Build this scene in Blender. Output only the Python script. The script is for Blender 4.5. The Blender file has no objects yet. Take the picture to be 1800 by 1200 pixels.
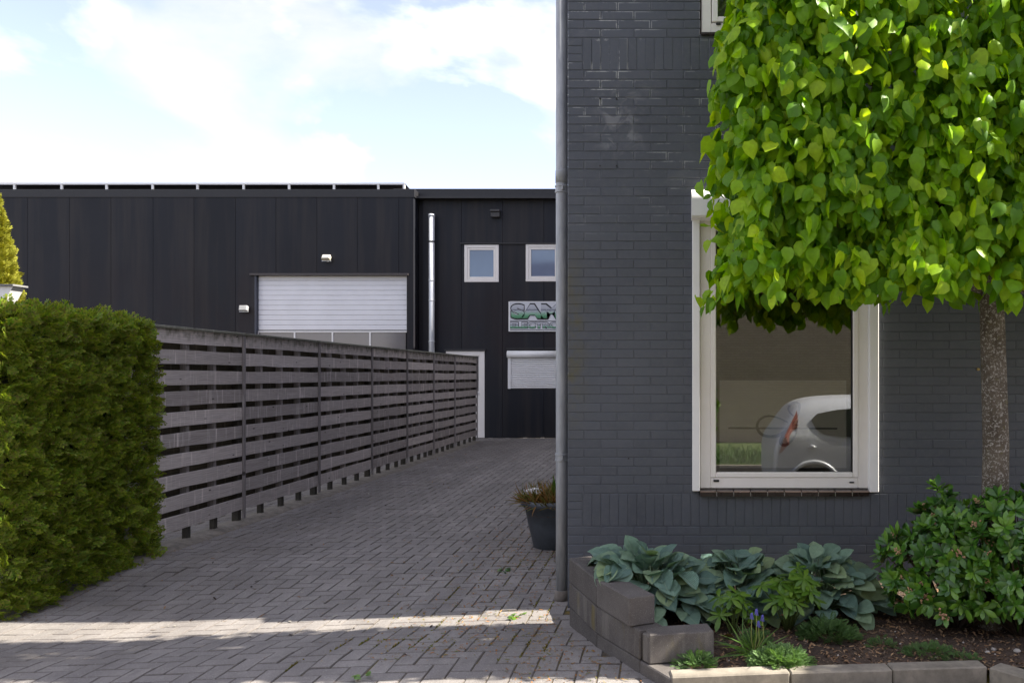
import bpy, math, random
import numpy as np
from mathutils import Vector, Matrix, noise

random.seed(7)
RNG = np.random.default_rng(7)
SC = bpy.context.scene
COL = SC.collection
R = math.radians
F = 1480.0                 # focal length in photo pixels (1800 wide)
VX, VY = 1172.0, 660.0     # principal point in the photo
EYE = 1.54

# ------------------------------------------------------------------ camera
cam = bpy.data.cameras.new('camera')
cam_o = bpy.data.objects.new('camera', cam)
COL.objects.link(cam_o)
cam_o.location = (0, 0, EYE)
cam_o.rotation_euler = (R(90), 0, 0)
cam.sensor_width = 36
cam.lens = 36 * F / 1800
cam.shift_x = -(VX - 900) / 1800
cam.shift_y = (VY - 600) / 1800
cam.clip_start = .05
cam.clip_end = 600
SC.camera = cam_o

# ------------------------------------------------------------------ light
SUN_EL = R(45)
TRAVEL = Vector((-1, -.002, 0)).normalized()
W = bpy.data.worlds.new('World')
SC.world = W
W.use_nodes = True
nt = W.node_tree
nt.nodes.clear()
def wn(t, **k):
    n = nt.nodes.new(t)
    for a, b in k.items():
        setattr(n, a, b)
    return n
out = wn('ShaderNodeOutputWorld')
sky = wn('ShaderNodeTexSky', sky_type='NISHITA', sun_disc=False)
sky.sun_elevation = SUN_EL
sky.sun_rotation = math.atan2(-TRAVEL.x, -TRAVEL.y)
sky.air_density = 1.0
sky.dust_density = .6
sky.ozone_density = 1.3
bg = wn('ShaderNodeBackground')
bg.inputs[1].default_value = .12
tc = wn('ShaderNodeTexCoord')
mp = wn('ShaderNodeMapping')
mp.inputs['Scale'].default_value = (1, 1, 1.9)
mp.inputs['Location'].default_value = (-1.4, .9, 1.3)
n1 = wn('ShaderNodeTexNoise')
n1.inputs['Scale'].default_value = 3.4
n1.inputs['Detail'].default_value = 9
n1.inputs['Roughness'].default_value = .52
n1.inputs['Distortion'].default_value = .25
r1 = wn('ShaderNodeValToRGB')
r1.color_ramp.elements[0].position = .42
r1.color_ramp.elements[1].position = .60
n2 = wn('ShaderNodeTexNoise')
n2.inputs['Scale'].default_value = 4.6
n2.inputs['Detail'].default_value = 6
r2 = wn('ShaderNodeValToRGB')
r2.color_ramp.elements[0].position = .49
r2.color_ramp.elements[0].color = (2.08, 2.06, 2.16, 1)
r2.color_ramp.elements[1].position = .72
r2.color_ramp.elements[1].color = (6.6, 6.35, 6.1, 1)
base_lift = wn('ShaderNodeMix', data_type='RGBA', blend_type='ADD')
base_lift.inputs[0].default_value = 1
base_lift.inputs[7].default_value = (.30, .16, .03, 1)
mx = wn('ShaderNodeMix', data_type='RGBA')
L = nt.links.new
L(tc.outputs['Generated'], mp.inputs[0])
L(mp.outputs[0], n1.inputs['Vector'])
L(mp.outputs[0], n2.inputs['Vector'])
L(n1.outputs[0], r1.inputs[0])
L(n2.outputs[0], r2.inputs[0])
tone = wn('ShaderNodeMix', data_type='RGBA', blend_type='MULTIPLY')
tone.inputs[0].default_value = 1
tone.inputs[7].default_value = (.66, .585, .62, 1)
L(sky.outputs[0], tone.inputs[6])
L(tone.outputs[2], base_lift.inputs[6])
L(r1.outputs[0], mx.inputs[0])
L(base_lift.outputs[2], mx.inputs[6])
L(r2.outputs[0], mx.inputs[7])
L(mx.outputs[2], bg.inputs[0])
L(bg.outputs[0], out.inputs[0])

sun = bpy.data.lights.new('sun', 'SUN')
sun.energy = 3.6
sun.angle = R(.5)
sun.color = (1, .93, .82)
sun_o = bpy.data.objects.new('sun', sun)
COL.objects.link(sun_o)
sd = Vector((TRAVEL.x * math.cos(SUN_EL), TRAVEL.y * math.cos(SUN_EL), -math.sin(SUN_EL)))
sun_o.rotation_euler = sd.to_track_quat('-Z', 'Y').to_euler()
sun_o.location = (8, 3, 12)

SC.view_settings.view_transform = 'Standard'
SC.view_settings.look = 'None'
SC.view_settings.exposure = 2.2
SC.view_settings.gamma = 1
SC.view_settings.use_curve_mapping = False
SC.cycles.max_bounces = 8
SC.cycles.transparent_max_bounces = 16

# ------------------------------------------------------------------ helpers
def at(px, py, Y):
    return Vector(((px - VX) * Y / F, Y, EYE - (py - VY) * Y / F))
def PX(px, Y):
    return (px - VX) * Y / F
def PZ(py, Y):
    return EYE - (py - VY) * Y / F

def tag(o, label=None, cat=None, group=None, kind=None):
    if label: o['label'] = label
    if cat: o['category'] = cat
    if group: o['group'] = group
    if kind: o['kind'] = kind
    return o

def link(name, data, parent=None, loc=None):
    o = bpy.data.objects.new(name, data)
    COL.objects.link(o)
    if parent is not None:
        o.parent = parent
    if loc is not None:
        o.location = loc
    return o

def empty(name, label, cat, loc=(0, 0, 0), group=None):
    o = link(name, None, None, loc)
    o.empty_display_size = .2
    return tag(o, label, cat, group)

class MB:
    """collects shapes and links them as one mesh"""
    def __init__(s):
        s.v = []; s.f = []; s.uv = []
    def add(s, vs, fs, M=None):
        b = len(s.v)
        for v in vs:
            s.v.append(tuple(M @ Vector(v)) if M is not None else tuple(v))
        s.f += [tuple(i + b for i in f) for f in fs]
        return s
    def box(s, x0, x1, y0, y1, z0, z1, M=None):
        vs = [(x0, y0, z0), (x1, y0, z0), (x1, y1, z0), (x0, y1, z0), (x0, y0, z1), (x1, y0, z1), (x1, y1, z1), (x0, y1, z1)]
        fs = [(0, 3, 2, 1), (4, 5, 6, 7), (0, 1, 5, 4), (1, 2, 6, 5), (2, 3, 7, 6), (3, 0, 4, 7)]
        return s.add(vs, fs, M)
    def bbox(s, x0, x1, y0, y1, z0, z1, b=.004, M=None):
        """box with chamfered edges"""
        vs = []
        for z, ins in ((z0, b), (z0 + b, 0), (z1 - b, 0), (z1, b)):
            vs += [(x0 + ins, y0 + b if ins == 0 else y0 + b, z), (x0 + b, y0 + ins, z), (x1 - b, y0 + ins, z), (x1 - ins, y0 + b, z),
                   (x1 - ins, y1 - b, z), (x1 - b, y1 - ins, z), (x0 + b, y1 - ins, z), (x0 + ins, y1 - b, z)]
        fs = [tuple(range(7, -1, -1)), tuple(range(24, 32))]
        for k in range(3):
            for i in range(8):
                a = k * 8 + i; c = k * 8 + (i + 1) % 8
                fs.append((a, c, c + 8, a + 8))
        return s.add(vs, fs, M)
    def tube(s, pts, rad, n=12, cap=True):
        pts = [Vector(p) for p in pts]
        rads = rad if isinstance(rad, (list, tuple)) else [rad] * len(pts)
        b = len(s.v)
        up = None
        for i, p in enumerate(pts):
            t = (pts[min(i + 1, len(pts) - 1)] - pts[max(i - 1, 0)])
            t = t.normalized() if t.length > 1e-9 else Vector((0, 0, 1))
            if up is None:
                up = Vector((1, 0, 0)) if abs(t.x) < .9 else Vector((0, 1, 0))
            a = (up - t * up.dot(t)).normalized()
            up = a
            c = t.cross(a)
            for k in range(n):
                an = 2 * math.pi * k / n
                s.v.append(tuple(p + (a * math.cos(an) + c * math.sin(an)) * rads[i]))
        for i in range(len(pts) - 1):
            for k in range(n):
                k2 = (k + 1) % n
                s.f.append((b + i * n + k, b + i * n + k2, b + (i + 1) * n + k2, b + (i + 1) * n + k))
        if cap:
            s.f.append(tuple(b + k for k in range(n - 1, -1, -1)))
            e = b + (len(pts) - 1) * n
            s.f.append(tuple(e + k for k in range(n)))
        return s
    def mesh(s, name, mat, smooth=False):
        m = bpy.data.meshes.new(name)
        m.from_pydata(s.v, [], s.f)
        if mat: m.materials.append(mat)
        if smooth:
            m.polygons.foreach_set('use_smooth', [True] * len(m.polygons))
        m.update()
        return m
    def build(s, name, mat, parent=None, smooth=False, loc=None):
        return link(name, s.mesh(name, mat, smooth), parent, loc)

def auto_smooth(o, ang=35):
    m = o.data
    m.polygons.foreach_set('use_smooth', [True] * len(m.polygons))
    try:
        m.set_sharp_from_angle(angle=R(ang))
    except Exception:
        pass

def np_mesh(name, V, faces_n, idx, mat, smooth=True, uv=None):
    """V (n,3); idx flat loop indices; faces_n loop count per face"""
    m = bpy.data.meshes.new(name)
    m.vertices.add(len(V)); m.vertices.foreach_set('co', np.asarray(V, dtype=np.float32).ravel())
    m.loops.add(len(idx)); m.loops.foreach_set('vertex_index', np.asarray(idx, dtype=np.int32))
    m.polygons.add(len(faces_n))
    st = np.concatenate([[0], np.cumsum(faces_n)[:-1]]).astype(np.int32)
    m.polygons.foreach_set('loop_start', st)
    try:
        m.polygons.foreach_set('loop_total', np.asarray(faces_n, dtype=np.int32))
    except Exception:
        pass
    m.polygons.foreach_set('use_smooth', np.full(len(faces_n), smooth))
    if uv is not None:
        u = m.uv_layers.new(name='UVMap')
        u.data.foreach_set('uv', np.asarray(uv, dtype=np.float32).ravel())
    m.materials.append(mat)
    m.update(calc_edges=True)
    m.validate()
    return m

def frames(T, N):
    """rows of tip directions and normals -> rotation matrices with y=tip, z=normal"""
    T = T / (np.linalg.norm(T, axis=1, keepdims=True) + 1e-9)
    X = np.cross(T, N)
    X /= (np.linalg.norm(X, axis=1, keepdims=True) + 1e-9)
    Z = np.cross(X, T)
    return np.stack([X, T, Z], axis=2)

def scatter_mesh(name, templates, Rm, P, S, mat, which=None, smooth=True):
    """join transformed copies of leaf templates into one mesh"""
    n = len(P)
    if which is None:
        which = RNG.integers(0, len(templates), n)
    Vs, Is, Ns = [], [], []
    base = 0
    for k, (tv, tf) in enumerate(templates):
        sel = np.where(which == k)[0]
        if not len(sel): continue
        tv = np.asarray(tv, float)
        S_ = S[sel][:, None, None]
        v = np.einsum('nij,vj->nvi', Rm[sel], tv) * S_ + P[sel][:, None, :]
        nv = len(tv)
        fl = np.concatenate([np.asarray(f) for f in tf])
        cnt = np.array([len(f) for f in tf])
        idx = fl[None, :] + (base + np.arange(len(sel)) * nv)[:, None]
        Vs.append(v.reshape(-1, 3)); Is.append(idx.ravel()); Ns.append(np.tile(cnt, len(sel)))
        base += len(sel) * nv
    return np_mesh(name, np.concatenate(Vs), np.concatenate(Ns), np.concatenate(Is), mat, smooth)

def foliage(parent, part, stuff, templates, Rm, P, S, mat, n_parts, score=None, eye=Vector((0, 0, EYE))):
    """the n_parts leaves with the largest score as objects, the rest as one joined part"""
    n = len(P)
    which = RNG.integers(0, len(templates), n)
    if score is None:
        e = np.array(eye)
        d = np.linalg.norm(P - e, axis=1)
        score = S / d
    order = np.argsort(-score)
    own, rest = order[:n_parts], order[n_parts:]
    pl = Vector(parent.matrix_basis.translation)
    meshes = []
    for k, (tv, tf) in enumerate(templates):
        m = bpy.data.meshes.new(part)
        m.from_pydata([tuple(v) for v in tv], [], tf)
        m.polygons.foreach_set('use_smooth', [True] * len(m.polygons))
        m.materials.append(mat)
        meshes.append(m)
    for i in own:
        o = bpy.data.objects.new(part, meshes[which[i]])
        M = Matrix([[*(Rm[i][r] * S[i]), P[i][r] - pl[r]] for r in range(3)] + [[0, 0, 0, 1]])
        o.parent = parent
        o.matrix_basis = M
        COL.objects.link(o)
    if len(rest):
        m = scatter_mesh(stuff, templates, Rm[rest], P[rest] - np.array(pl), S[rest], mat, which[rest])
        o = link(stuff, m, parent)
        o['kind'] = 'stuff'

# ------------------------------------------------------------------ materials
class NT:
    def __init__(s, name):
        s.m = bpy.data.materials.new(name)
        s.m.use_nodes = True
        s.t = s.m.node_tree
        s.t.nodes.clear()
        s.out = s.t.nodes.new('ShaderNodeOutputMaterial')
        s.p = s.t.nodes.new('ShaderNodeBsdfPrincipled')
        s.t.links.new(s.p.outputs[0], s.out.inputs[0])
    def n(s, t, **k):
        q = s.t.nodes.new(t)
        for a, b in k.items(): setattr(q, a, b)
        return q
    def l(s, a, b): s.t.links.new(a, b)
    def pos(s):
        if not hasattr(s, '_pos'): s._pos = s.n('ShaderNodeNewGeometry')
        return s._pos.outputs['Position']
    def mapping(s, vec, scale=(1, 1, 1), loc=(0, 0, 0)):
        q = s.n('ShaderNodeMapping')
        q.inputs['Scale'].default_value = scale
        q.inputs['Location'].default_value = loc
        s.l(vec, q.inputs[0]); return q.outputs[0]
    def noise(s, vec, scale, detail=4, rough=.55, dist=0):
        q = s.n('ShaderNodeTexNoise')
        q.inputs['Scale'].default_value = scale; q.inputs['Detail'].default_value = detail
        q.inputs['Roughness'].default_value = rough; q.inputs['Distortion'].default_value = dist
        s.l(vec, q.inputs['Vector']); return q.outputs[0]
    def ramp(s, fac, stops):
        q = s.n('ShaderNodeValToRGB')
        e = q.color_ramp.elements
        while len(e) < len(stops): e.new(.5)
        for i, (p, c) in enumerate(stops):
            e[i].position = p
            e[i].color = (c, c, c, 1) if isinstance(c, (int, float)) else (*c, 1)
        s.l(fac, q.inputs[0]); return q.outputs[0]
    def mix(s, fac, a, b, mode='MIX'):
        q = s.n('ShaderNodeMix', data_type='RGBA', blend_type=mode)
        for sock, v in ((0, fac), (6, a), (7, b)):
            if isinstance(v, (int, float)): q.inputs[sock].default_value = v if sock == 0 else (v, v, v, 1)
            elif isinstance(v, tuple): q.inputs[sock].default_value = (*v, 1)
            else: s.l(v, q.inputs[sock])
        return q.outputs[2]
    def math(s, op, a, b=0.0, c=0.0):
        q = s.n('ShaderNodeMath', operation=op)
        for i, v in enumerate((a, b, c)):
            if isinstance(v, (int, float)): q.inputs[i].default_value = v
            else: s.l(v, q.inputs[i])
        return q.outputs[0]
    def rnd(s):
        """a random number per object and per loose piece"""
        oi = s.n('ShaderNodeObjectInfo'); g = s.n('ShaderNodeNewGeometry')
        return s.math('FRACT', s.math('ADD', oi.outputs['Random'], g.outputs['Random Per Island']))
    def sep(s, vec):
        q = s.n('ShaderNodeSeparateXYZ'); s.l(vec, q.inputs[0]); return q.outputs
    def band(s, v, lo, hi, soft):
        """1 inside lo..hi with soft edges"""
        a = s.n('ShaderNodeMapRange', interpolation_type='SMOOTHSTEP')
        a.inputs[1].default_value = lo - soft; a.inputs[2].default_value = lo + soft
        s.l(v, a.inputs[0])
        b = s.n('ShaderNodeMapRange', interpolation_type='SMOOTHSTEP')
        b.inputs[1].default_value = hi - soft; b.inputs[2].default_value = hi + soft
        b.inputs[3].default_value = 1; b.inputs[4].default_value = 0
        s.l(v, b.inputs[0])
        return s.math('MULTIPLY', a.outputs[0], b.outputs[0])
    def bump(s, h, strength=.3, dist=.01):
        q = s.n('ShaderNodeBump')
        q.inputs['Strength'].default_value = strength; q.inputs['Distance'].default_value = dist
        s.l(h, q.inputs['Height']); s.l(q.outputs[0], s.p.inputs['Normal'])
    def set(s, col=None, rough=None, metal=None, spec=None):
        for key, v in (('Base Color', col), ('Roughness', rough), ('Metallic', metal), ('Specular IOR Level', spec)):
            if v is None: continue
            if isinstance(v, tuple): s.p.inputs[key].default_value = (*v, 1)
            elif isinstance(v, (int, float)): s.p.inputs[key].default_value = v
            else: s.l(v, s.p.inputs[key])
        return s.m

def simple(name, col, rough=.5, var=.12, scale=5, bump=.0, bscale=60, metal=0, spec=.5, grime=0, objvar=0):
    t = NT(name)
    nz = t.noise(t.pos(), scale, 5, .6)
    lo = tuple(c * (1 - var) for c in col); hi = tuple(min(1, c * (1 + var)) for c in col)
    c = t.mix(t.ramp(nz, [(.3, 0.0), (.7, 1.0)]), lo, hi)
    if objvar:
        k = t.ramp(t.rnd(), [(0, 1 - objvar), (1, 1 + objvar * .6)])
        c = t.mix(1, c, k, 'MULTIPLY')
    if grime:
        g = t.ramp(t.noise(t.pos(), scale * 3.7, 6, .65), [(.45, 0.0), (.75, grime)])
        c = t.mix(g, c, tuple(x * .45 for x in col))
    if bump:
        t.bump(t.noise(t.pos(), bscale, 4), bump, .004)
    rr = t.math('MULTIPLY_ADD', nz, .2, rough - .1)
    return t.set(c, rr, metal, spec)

def paint_mat(lit_edges=True):
    t = NT('grey_masonry_paint' if lit_edges else 'grey_painted_mortar')
    P = t.pos(); X, Y, Z = t.sep(P)
    big = t.noise(P, 1.3, 4, .6)
    c = t.mix(t.ramp(big, [(.3, 0.0), (.7, 1.0)]), (.066, .073, .088), (.088, .096, .113))
    c = t.mix(1, c, t.ramp(t.rnd(), [(0, .94), (1, 1.05)]), 'MULTIPLY')
    fine = t.noise(P, 35, 6, .7)
    c = t.mix(t.ramp(fine, [(.45, 0.0), (.8, .5)]), c, (.115, .118, .124))
    # sunlit brick edges painted in as pale lines, mostly high on the wall
    if not lit_edges: c = t.mix(1, c, .94, 'MULTIPLY')
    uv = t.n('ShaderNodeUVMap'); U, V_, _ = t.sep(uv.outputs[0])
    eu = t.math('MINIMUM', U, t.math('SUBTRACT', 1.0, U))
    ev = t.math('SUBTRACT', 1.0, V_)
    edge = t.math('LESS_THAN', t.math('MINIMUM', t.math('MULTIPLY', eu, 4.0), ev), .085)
    edge_glint = t.ramp(t.noise(P, 6.5, 5, .7), [(.50, 0.0), (.60, 1.0)])
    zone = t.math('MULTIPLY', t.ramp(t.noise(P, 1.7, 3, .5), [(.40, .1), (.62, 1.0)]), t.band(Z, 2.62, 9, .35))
    c = t.mix(t.math('MULTIPLY', t.math('MULTIPLY', edge, edge_glint), t.math('MULTIPLY', zone, .62 if lit_edges else 0.0)), c, (.50, .50, .48))
    # rubbed chalky patches
    rub = t.math('MULTIPLY', t.ramp(t.noise(P, 3.1, 6, .65, .6), [(.55, 0.0), (.70, .45)]), t.band(Z, 2.75, 9, .3))
    rub = t.math('MULTIPLY', rub, t.ramp(t.noise(t.mapping(P, (4, 4, 30)), 3, 4), [(.35, .2), (.65, 1.0)]))
    c = t.mix(rub, c, (.20, .20, .205))
    sm = t.math('MULTIPLY', t.band(X, -.44, -.18, .07), t.band(Z, 3.02, 3.42, .06))
    sm = t.math('MULTIPLY', sm, t.ramp(t.noise(P, 9, 3, .5, 1.0), [(.5, 0.0), (.6, .38)]))
    c = t.mix(sm, c, (.30, .30, .31))
    # green algae by the downpipe
    al = t.math('MULTIPLY', t.band(X, -.8, -.55, .07), t.band(Z, 1.35, 2.25, .35))
    al = t.math('MULTIPLY', al, t.ramp(t.noise(P, 7, 5, .7), [(.38, 0.0), (.70, .75)]))
    c = t.mix(al, c, (.11, .095, .03))
    t.bump(t.mix(.4, t.noise(P, 90, 5, .7), t.noise(P, 14, 3)), .35, .006)
    return t.set(c, t.ramp(fine, [(.3, .42), (.7, .62)]), 0, .4)

def paver_mat():
    t = NT('concrete_paver')
    P = t.pos(); X, Y, Z = t.sep(P)
    r = t.rnd()
    c = t.ramp(r, [(0, (.235, .217, .205)), (.35, (.258, .240, .226)), (.7, (.276, .256, .240)), (1, (.305, .283, .264))])
    big = t.ramp(t.noise(P, .9, 5, .6), [(.3, .78), (.7, 1.14)])
    c = t.mix(1, c, big, 'MULTIPLY')
    # sandy dirt along the hedge and fence side
    sand = t.math('MULTIPLY', t.band(X, -9, -3.2, .7), t.ramp(t.noise(P, 2.2, 5, .65), [(.34, 0.0), (.62, .75)]))
    c = t.mix(sand, c, (.180, .160, .135))
    lane = t.ramp(t.noise(t.mapping(P, (1.6, .22, 1)), 1.7, 5, .65), [(.38, 0.0), (.62, .55)])
    c = t.mix(lane, c, (.125, .113, .106))
    c = t.mix(t.ramp(t.noise(P, 17, 5, .75), [(.55, 0.0), (.75, .5)]), c, (.30, .28, .255))
    g_ = t.n('ShaderNodeNewGeometry')
    nz_ = t.sep(g_.outputs['True Normal'])[2]
    ed = t.math('MULTIPLY', t.math('LESS_THAN', nz_, .93), t.ramp(t.noise(P, 5, 3), [(.3, .65), (.7, .95)]))
    c = t.mix(ed, c, (.125, .110, .098))
    c = t.mix(t.ramp(t.noise(P, 95, 3, .8), [(.35, .35), (.65, 0.0)]), c, (.10, .093, .088))
    speck = t.noise(P, 150, 3, .8)
    c = t.mix(t.ramp(speck, [(.58, 0.0), (.68, .75)]), c, (.44, .43, .40))
    c = t.mix(t.ramp(t.noise(P, 180, 3, .8), [(.56, 0.0), (.66, .7)]), c, (.06, .056, .054))
    c = t.mix(t.ramp(t.noise(P, 6, 6, .7), [(.56, 0.0), (.72, .45)]), c, (.105, .097, .09))
    t.bump(t.noise(P, 220, 4, .8), .5, .004)
    return t.set(c, .88, 0, .25)

def joint_mat():
    t = NT('mossy_joint_sand')
    P = t.pos(); X, Y, Z = t.sep(P)
    c = t.mix(t.ramp(t.noise(P, 60, 4, .7), [(.3, 0.0), (.7, 1.0)]), (.060, .051, .042), (.140, .118, .090))
    zone = t.math('MULTIPLY', t.band(X, -2.3, 2, .7), t.band(Y, 2, 8, .8))
    mo = t.math('MULTIPLY', t.ramp(t.noise(P, 3.5, 4, .6), [(.42, 0.0), (.60, 1.0)]), zone)
    c = t.mix(mo, c, t.mix(t.ramp(t.noise(P, 45, 3), [(.4, 0.0), (.6, 1.0)]), (.10, .105, .018), (.20, .13, .035)))
    t.bump(t.noise(P, 300, 3), .8, .005)
    return t.set(c, .95, 0, .1)

def wood_mat(name, a, b, axis='y', moss=.0):
    t = NT(name)
    P = t.pos()
    oi = t.n('ShaderNodeObjectInfo')
    v = t.n('ShaderNodeVectorMath', operation='ADD')
    cx = t.n('ShaderNodeCombineXYZ')
    t.l(t.math('MULTIPLY', oi.outputs['Random'], 37.0), cx.inputs[0])
    t.l(t.math('MULTIPLY', oi.outputs['Random'], 11.0), cx.inputs[1])
    t.l(P, v.inputs[0]); t.l(cx.outputs[0], v.inputs[1])
    q = v.outputs[0]
    sc = (6, 1, 22) if axis == 'y' else (14, 14, 1.2)
    g1 = t.noise(t.mapping(q, sc), 3.0, 5, .6, 1.4)
    w = t.n('ShaderNodeTexWave', wave_type='BANDS', bands_direction='Z' if axis == 'y' else 'X')
    w.inputs['Scale'].default_value = 16; w.inputs['Distortion'].default_value = 9
    w.inputs['Detail'].default_value = 3; w.inputs['Detail Scale'].default_value = .55
    t.l(t.mapping(q, (1, .35, 1) if axis == 'y' else (1, 1, .2)), w.inputs[0])
    c = t.mix(t.ramp(g1, [(.3, 0.0), (.7, 1.0)]), a, b)
    c = t.mix(t.math('MULTIPLY', t.ramp(w.outputs[0], [(.2, 1.0), (.6, 0.0)]), .18), c, tuple(x * .5 for x in a))
    c = t.mix(1, c, t.ramp(oi.outputs['Random'], [(0, .74), (1, 1.28)]), 'MULTIPLY')
    # knots
    vo = t.n('ShaderNodeTexVoronoi'); vo.inputs['Scale'].default_value = 3.4
    t.l(t.mapping(q, (1, 1.0, 3.2) if axis == 'y' else (1, 1, 1)), vo.inputs['Vector'])
    c = t.mix(t.ramp(vo.outputs['Distance'], [(.05, .85), (.10, 0.0)]), c, (.035, .028, .026))
    # silvery streaks across where rain ran
    st = t.ramp(t.noise(t.mapping(q, (1, 9, .7)), 2.6, 4, .6), [(.57, 0.0), (.70, .55)])
    c = t.mix(st, c, tuple(min(1, x * 1.7) for x in b))
    if moss:
        Z = t.sep(P)[2]
        mk = t.math('MULTIPLY', t.band(Z, 1.88, 3, .05), t.ramp(t.noise(P, 9, 4, .6), [(.45, 0.0), (.65, moss)]))
        c = t.mix(mk, c, (.075, .08, .035))
    t.bump(t.mix(.5, g1, w.outputs[0]), .35, .004)
    return t.set(c, .85, 0, .2)

def cladding_mat():
    t = NT('dark_cladding_sheet')
    P = t.pos(); X, Y, Z = t.sep(P)
    c = t.mix(t.ramp(t.noise(P, .7, 4, .6), [(.3, 0.0), (.7, 1.0)]), (.0090, .0105, .0155), (.0130, .0145, .0200))
    st = t.noise(t.mapping(P, (2.6, 2.6, .16)), 1.6, 5, .6)
    c = t.mix(t.ramp(st, [(.44, 0.0), (.68, .85)]), c, (.028, .025, .025))
    low = t.band(Z, 1.5, 4.0, 1.0)  # reddish ambient light painted into the lower part of the panels
    c = t.mix(t.math('MULTIPLY', low, t.ramp(t.noise(t.mapping(P, (1.5, 1.5, .5)), 1.2, 4), [(.35, 0.0), (.65, .6)])), c, (.017, .011, .0125))
    c = t.mix(1, c, t.ramp(t.rnd(), [(0, .90), (1, 1.10)]), 'MULTIPLY')
    w = t.n('ShaderNodeTexWave', wave_type='BANDS', bands_direction='Z')
    w.inputs['Scale'].default_value = 18; t.l(P, w.inputs[0])
    t.bump(w.outputs[0], .12, .002)
    return t.set(c, .55, 0, .28)

def leaf_mat(name, cols, trans, rough=.42, spec=.4, tmix=.35, vein=0, edge=None):
    t = NT(name)
    r = t.rnd()
    n = len(cols)
    c = t.ramp(r, [(i / max(1, n - 1), cols[i]) for i in range(n)])
    c = t.mix(1, c, t.ramp(t.noise(t.pos(), 40, 4), [(.3, .85), (.7, 1.12)]), 'MULTIPLY')
    t.set(c, rough, 0, spec)
    tr = t.n('ShaderNodeBsdfTranslucent')
    t.l(t.mix(1, c, trans, 'MULTIPLY'), tr.inputs[0])
    ms = t.n('ShaderNodeMixShader')
    ms.inputs[0].default_value = tmix
    t.l(t.p.outputs[0], ms.inputs[1]); t.l(tr.outputs[0], ms.inputs[2]); t.l(ms.outputs[0], t.out.inputs[0])
    if vein:
        tcn = t.n('ShaderNodeTexCoord')
        X, Y, Z = t.sep(tcn.outputs['Object'])
        ax = t.math('ABSOLUTE', X)
        ph = t.math('MULTIPLY', t.math('ADD', ax, t.math('MULTIPLY', Y, .12)), vein * 2.0)
        t.bump(t.math('SINE', ph), .6, .012)
        rib = t.math('LESS_THAN', ax, .016)
        t.l(t.mix(t.math('MULTIPLY', rib, .55), c, (.34, .44, .30)), t.p.inputs['Base Color'])
    return t.m

def galv_mat():
    t = NT('weathered_zinc')
    P = t.pos()
    n = t.noise(t.mapping(P, (3, 3, .7)), 6, 6, .65)
    c = t.mix(t.ramp(n, [(.3, 0.0), (.7, 1.0)]), (.24, .255, .275), (.42, .43, .44))
    c = t.mix(t.ramp(t.noise(t.mapping(P, (9, 9, 1)), 5, 5, .7), [(.6, 0.0), (.75, .5)]), c, (.52, .52, .50))
    t.bump(t.noise(P, 40, 4), .15, .002)
    return t.set(c, .5, .2, .5)

def soil_mat():
    t = NT('bark_mulch_soil')
    P = t.pos()
    c = t.mix(t.ramp(t.noise(P, 90, 5, .75), [(.35, 0.0), (.65, 1.0)]), (.048, .036, .029), (.155, .115, .088))
    c = t.mix(t.ramp(t.noise(P, 5, 4), [(.45, 0.0), (.65, .7)]), c, (.060, .048, .040))
    c = t.mix(t.ramp(t.noise(P, 160, 2), [(.66, 0.0), (.70, .9)]), c, (.22, .13, .07))
    t.bump(t.noise(P, 110, 5, .8), 1.0, .012)
    return t.set(c, .95, 0, .1)

def block_mat():
    t = NT('dark_concrete_block')
    P = t.pos()
    c = t.mix(t.ramp(t.noise(P, 6, 5, .6), [(.3, 0.0), (.7, 1.0)]), (.088, .079, .073), (.128, .117, .108))
    c = t.mix(1, c, t.ramp(t.rnd(), [(0, .82), (1, 1.12)]), 'MULTIPLY')
    c = t.mix(t.ramp(t.noise(P, 320, 2, .7), [(.64, 0.0), (.69, .8)]), c, (.42, .40, .37))
    c = t.mix(t.ramp(t.noise(P, 230, 3, .8), [(.58, 0.0), (.66, .7)]), c, (.045, .04, .036))
    run = t.noise(t.mapping(P, (9, 9, 1.1)), 1.5, 4, .6)
    mid = t.band(t.sep(P)[2], .125, .262, .006)
    c = t.mix(t.math('MULTIPLY', mid, t.ramp(run, [(.50, 0.0), (.72, .6)])), c, (.23, .215, .19))
    c = t.mix(t.math('MULTIPLY', mid, t.ramp(t.noise(t.mapping(P, (7, 7, 2), (4, 2, 1)), 1.3, 4, .6), [(.56, 0.0), (.72, .6)])), c, (.135, .105, .025))
    t.bump(t.noise(P, 260, 4, .8), .5, .003)
    return t.set(c, .9, 0, .2)

def glass_mat(name, refl=.145, tint=(.78, .77, .75)):
    t = NT(name)
    t.t.nodes.remove(t.p)
    tr = t.n('ShaderNodeBsdfTransparent'); tr.inputs[0].default_value = (*tint, 1)
    gl = t.n('ShaderNodeBsdfGlossy'); gl.inputs['Roughness'].default_value = .004
    gl.inputs[0].default_value = (.95, .96, .97, 1)
    fr = t.n('ShaderNodeFresnel'); fr.inputs['IOR'].default_value = 1.5
    fac = t.math('MINIMUM', t.math('ADD', fr.outputs[0], refl - .04), 1.0)
    ms = t.n('ShaderNodeMixShader')
    t.l(fac, ms.inputs[0]); t.l(tr.outputs[0], ms.inputs[1]); t.l(gl.outputs[0], ms.inputs[2])
    t.l(ms.outputs[0], t.out.inputs[0])
    return t.m

def veil_mat(name, col, fac):
    t = NT(name)
    t.set(col, .7, 0, .2)
    tr = t.n('ShaderNodeBsdfTransparent')
    ms = t.n('ShaderNodeMixShader'); ms.inputs[0].default_value = fac
    t.l(tr.outputs[0], ms.inputs[1]); t.l(t.p.outputs[0], ms.inputs[2]); t.l(ms.outputs[0], t.out.inputs[0])
    return t.m

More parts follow.
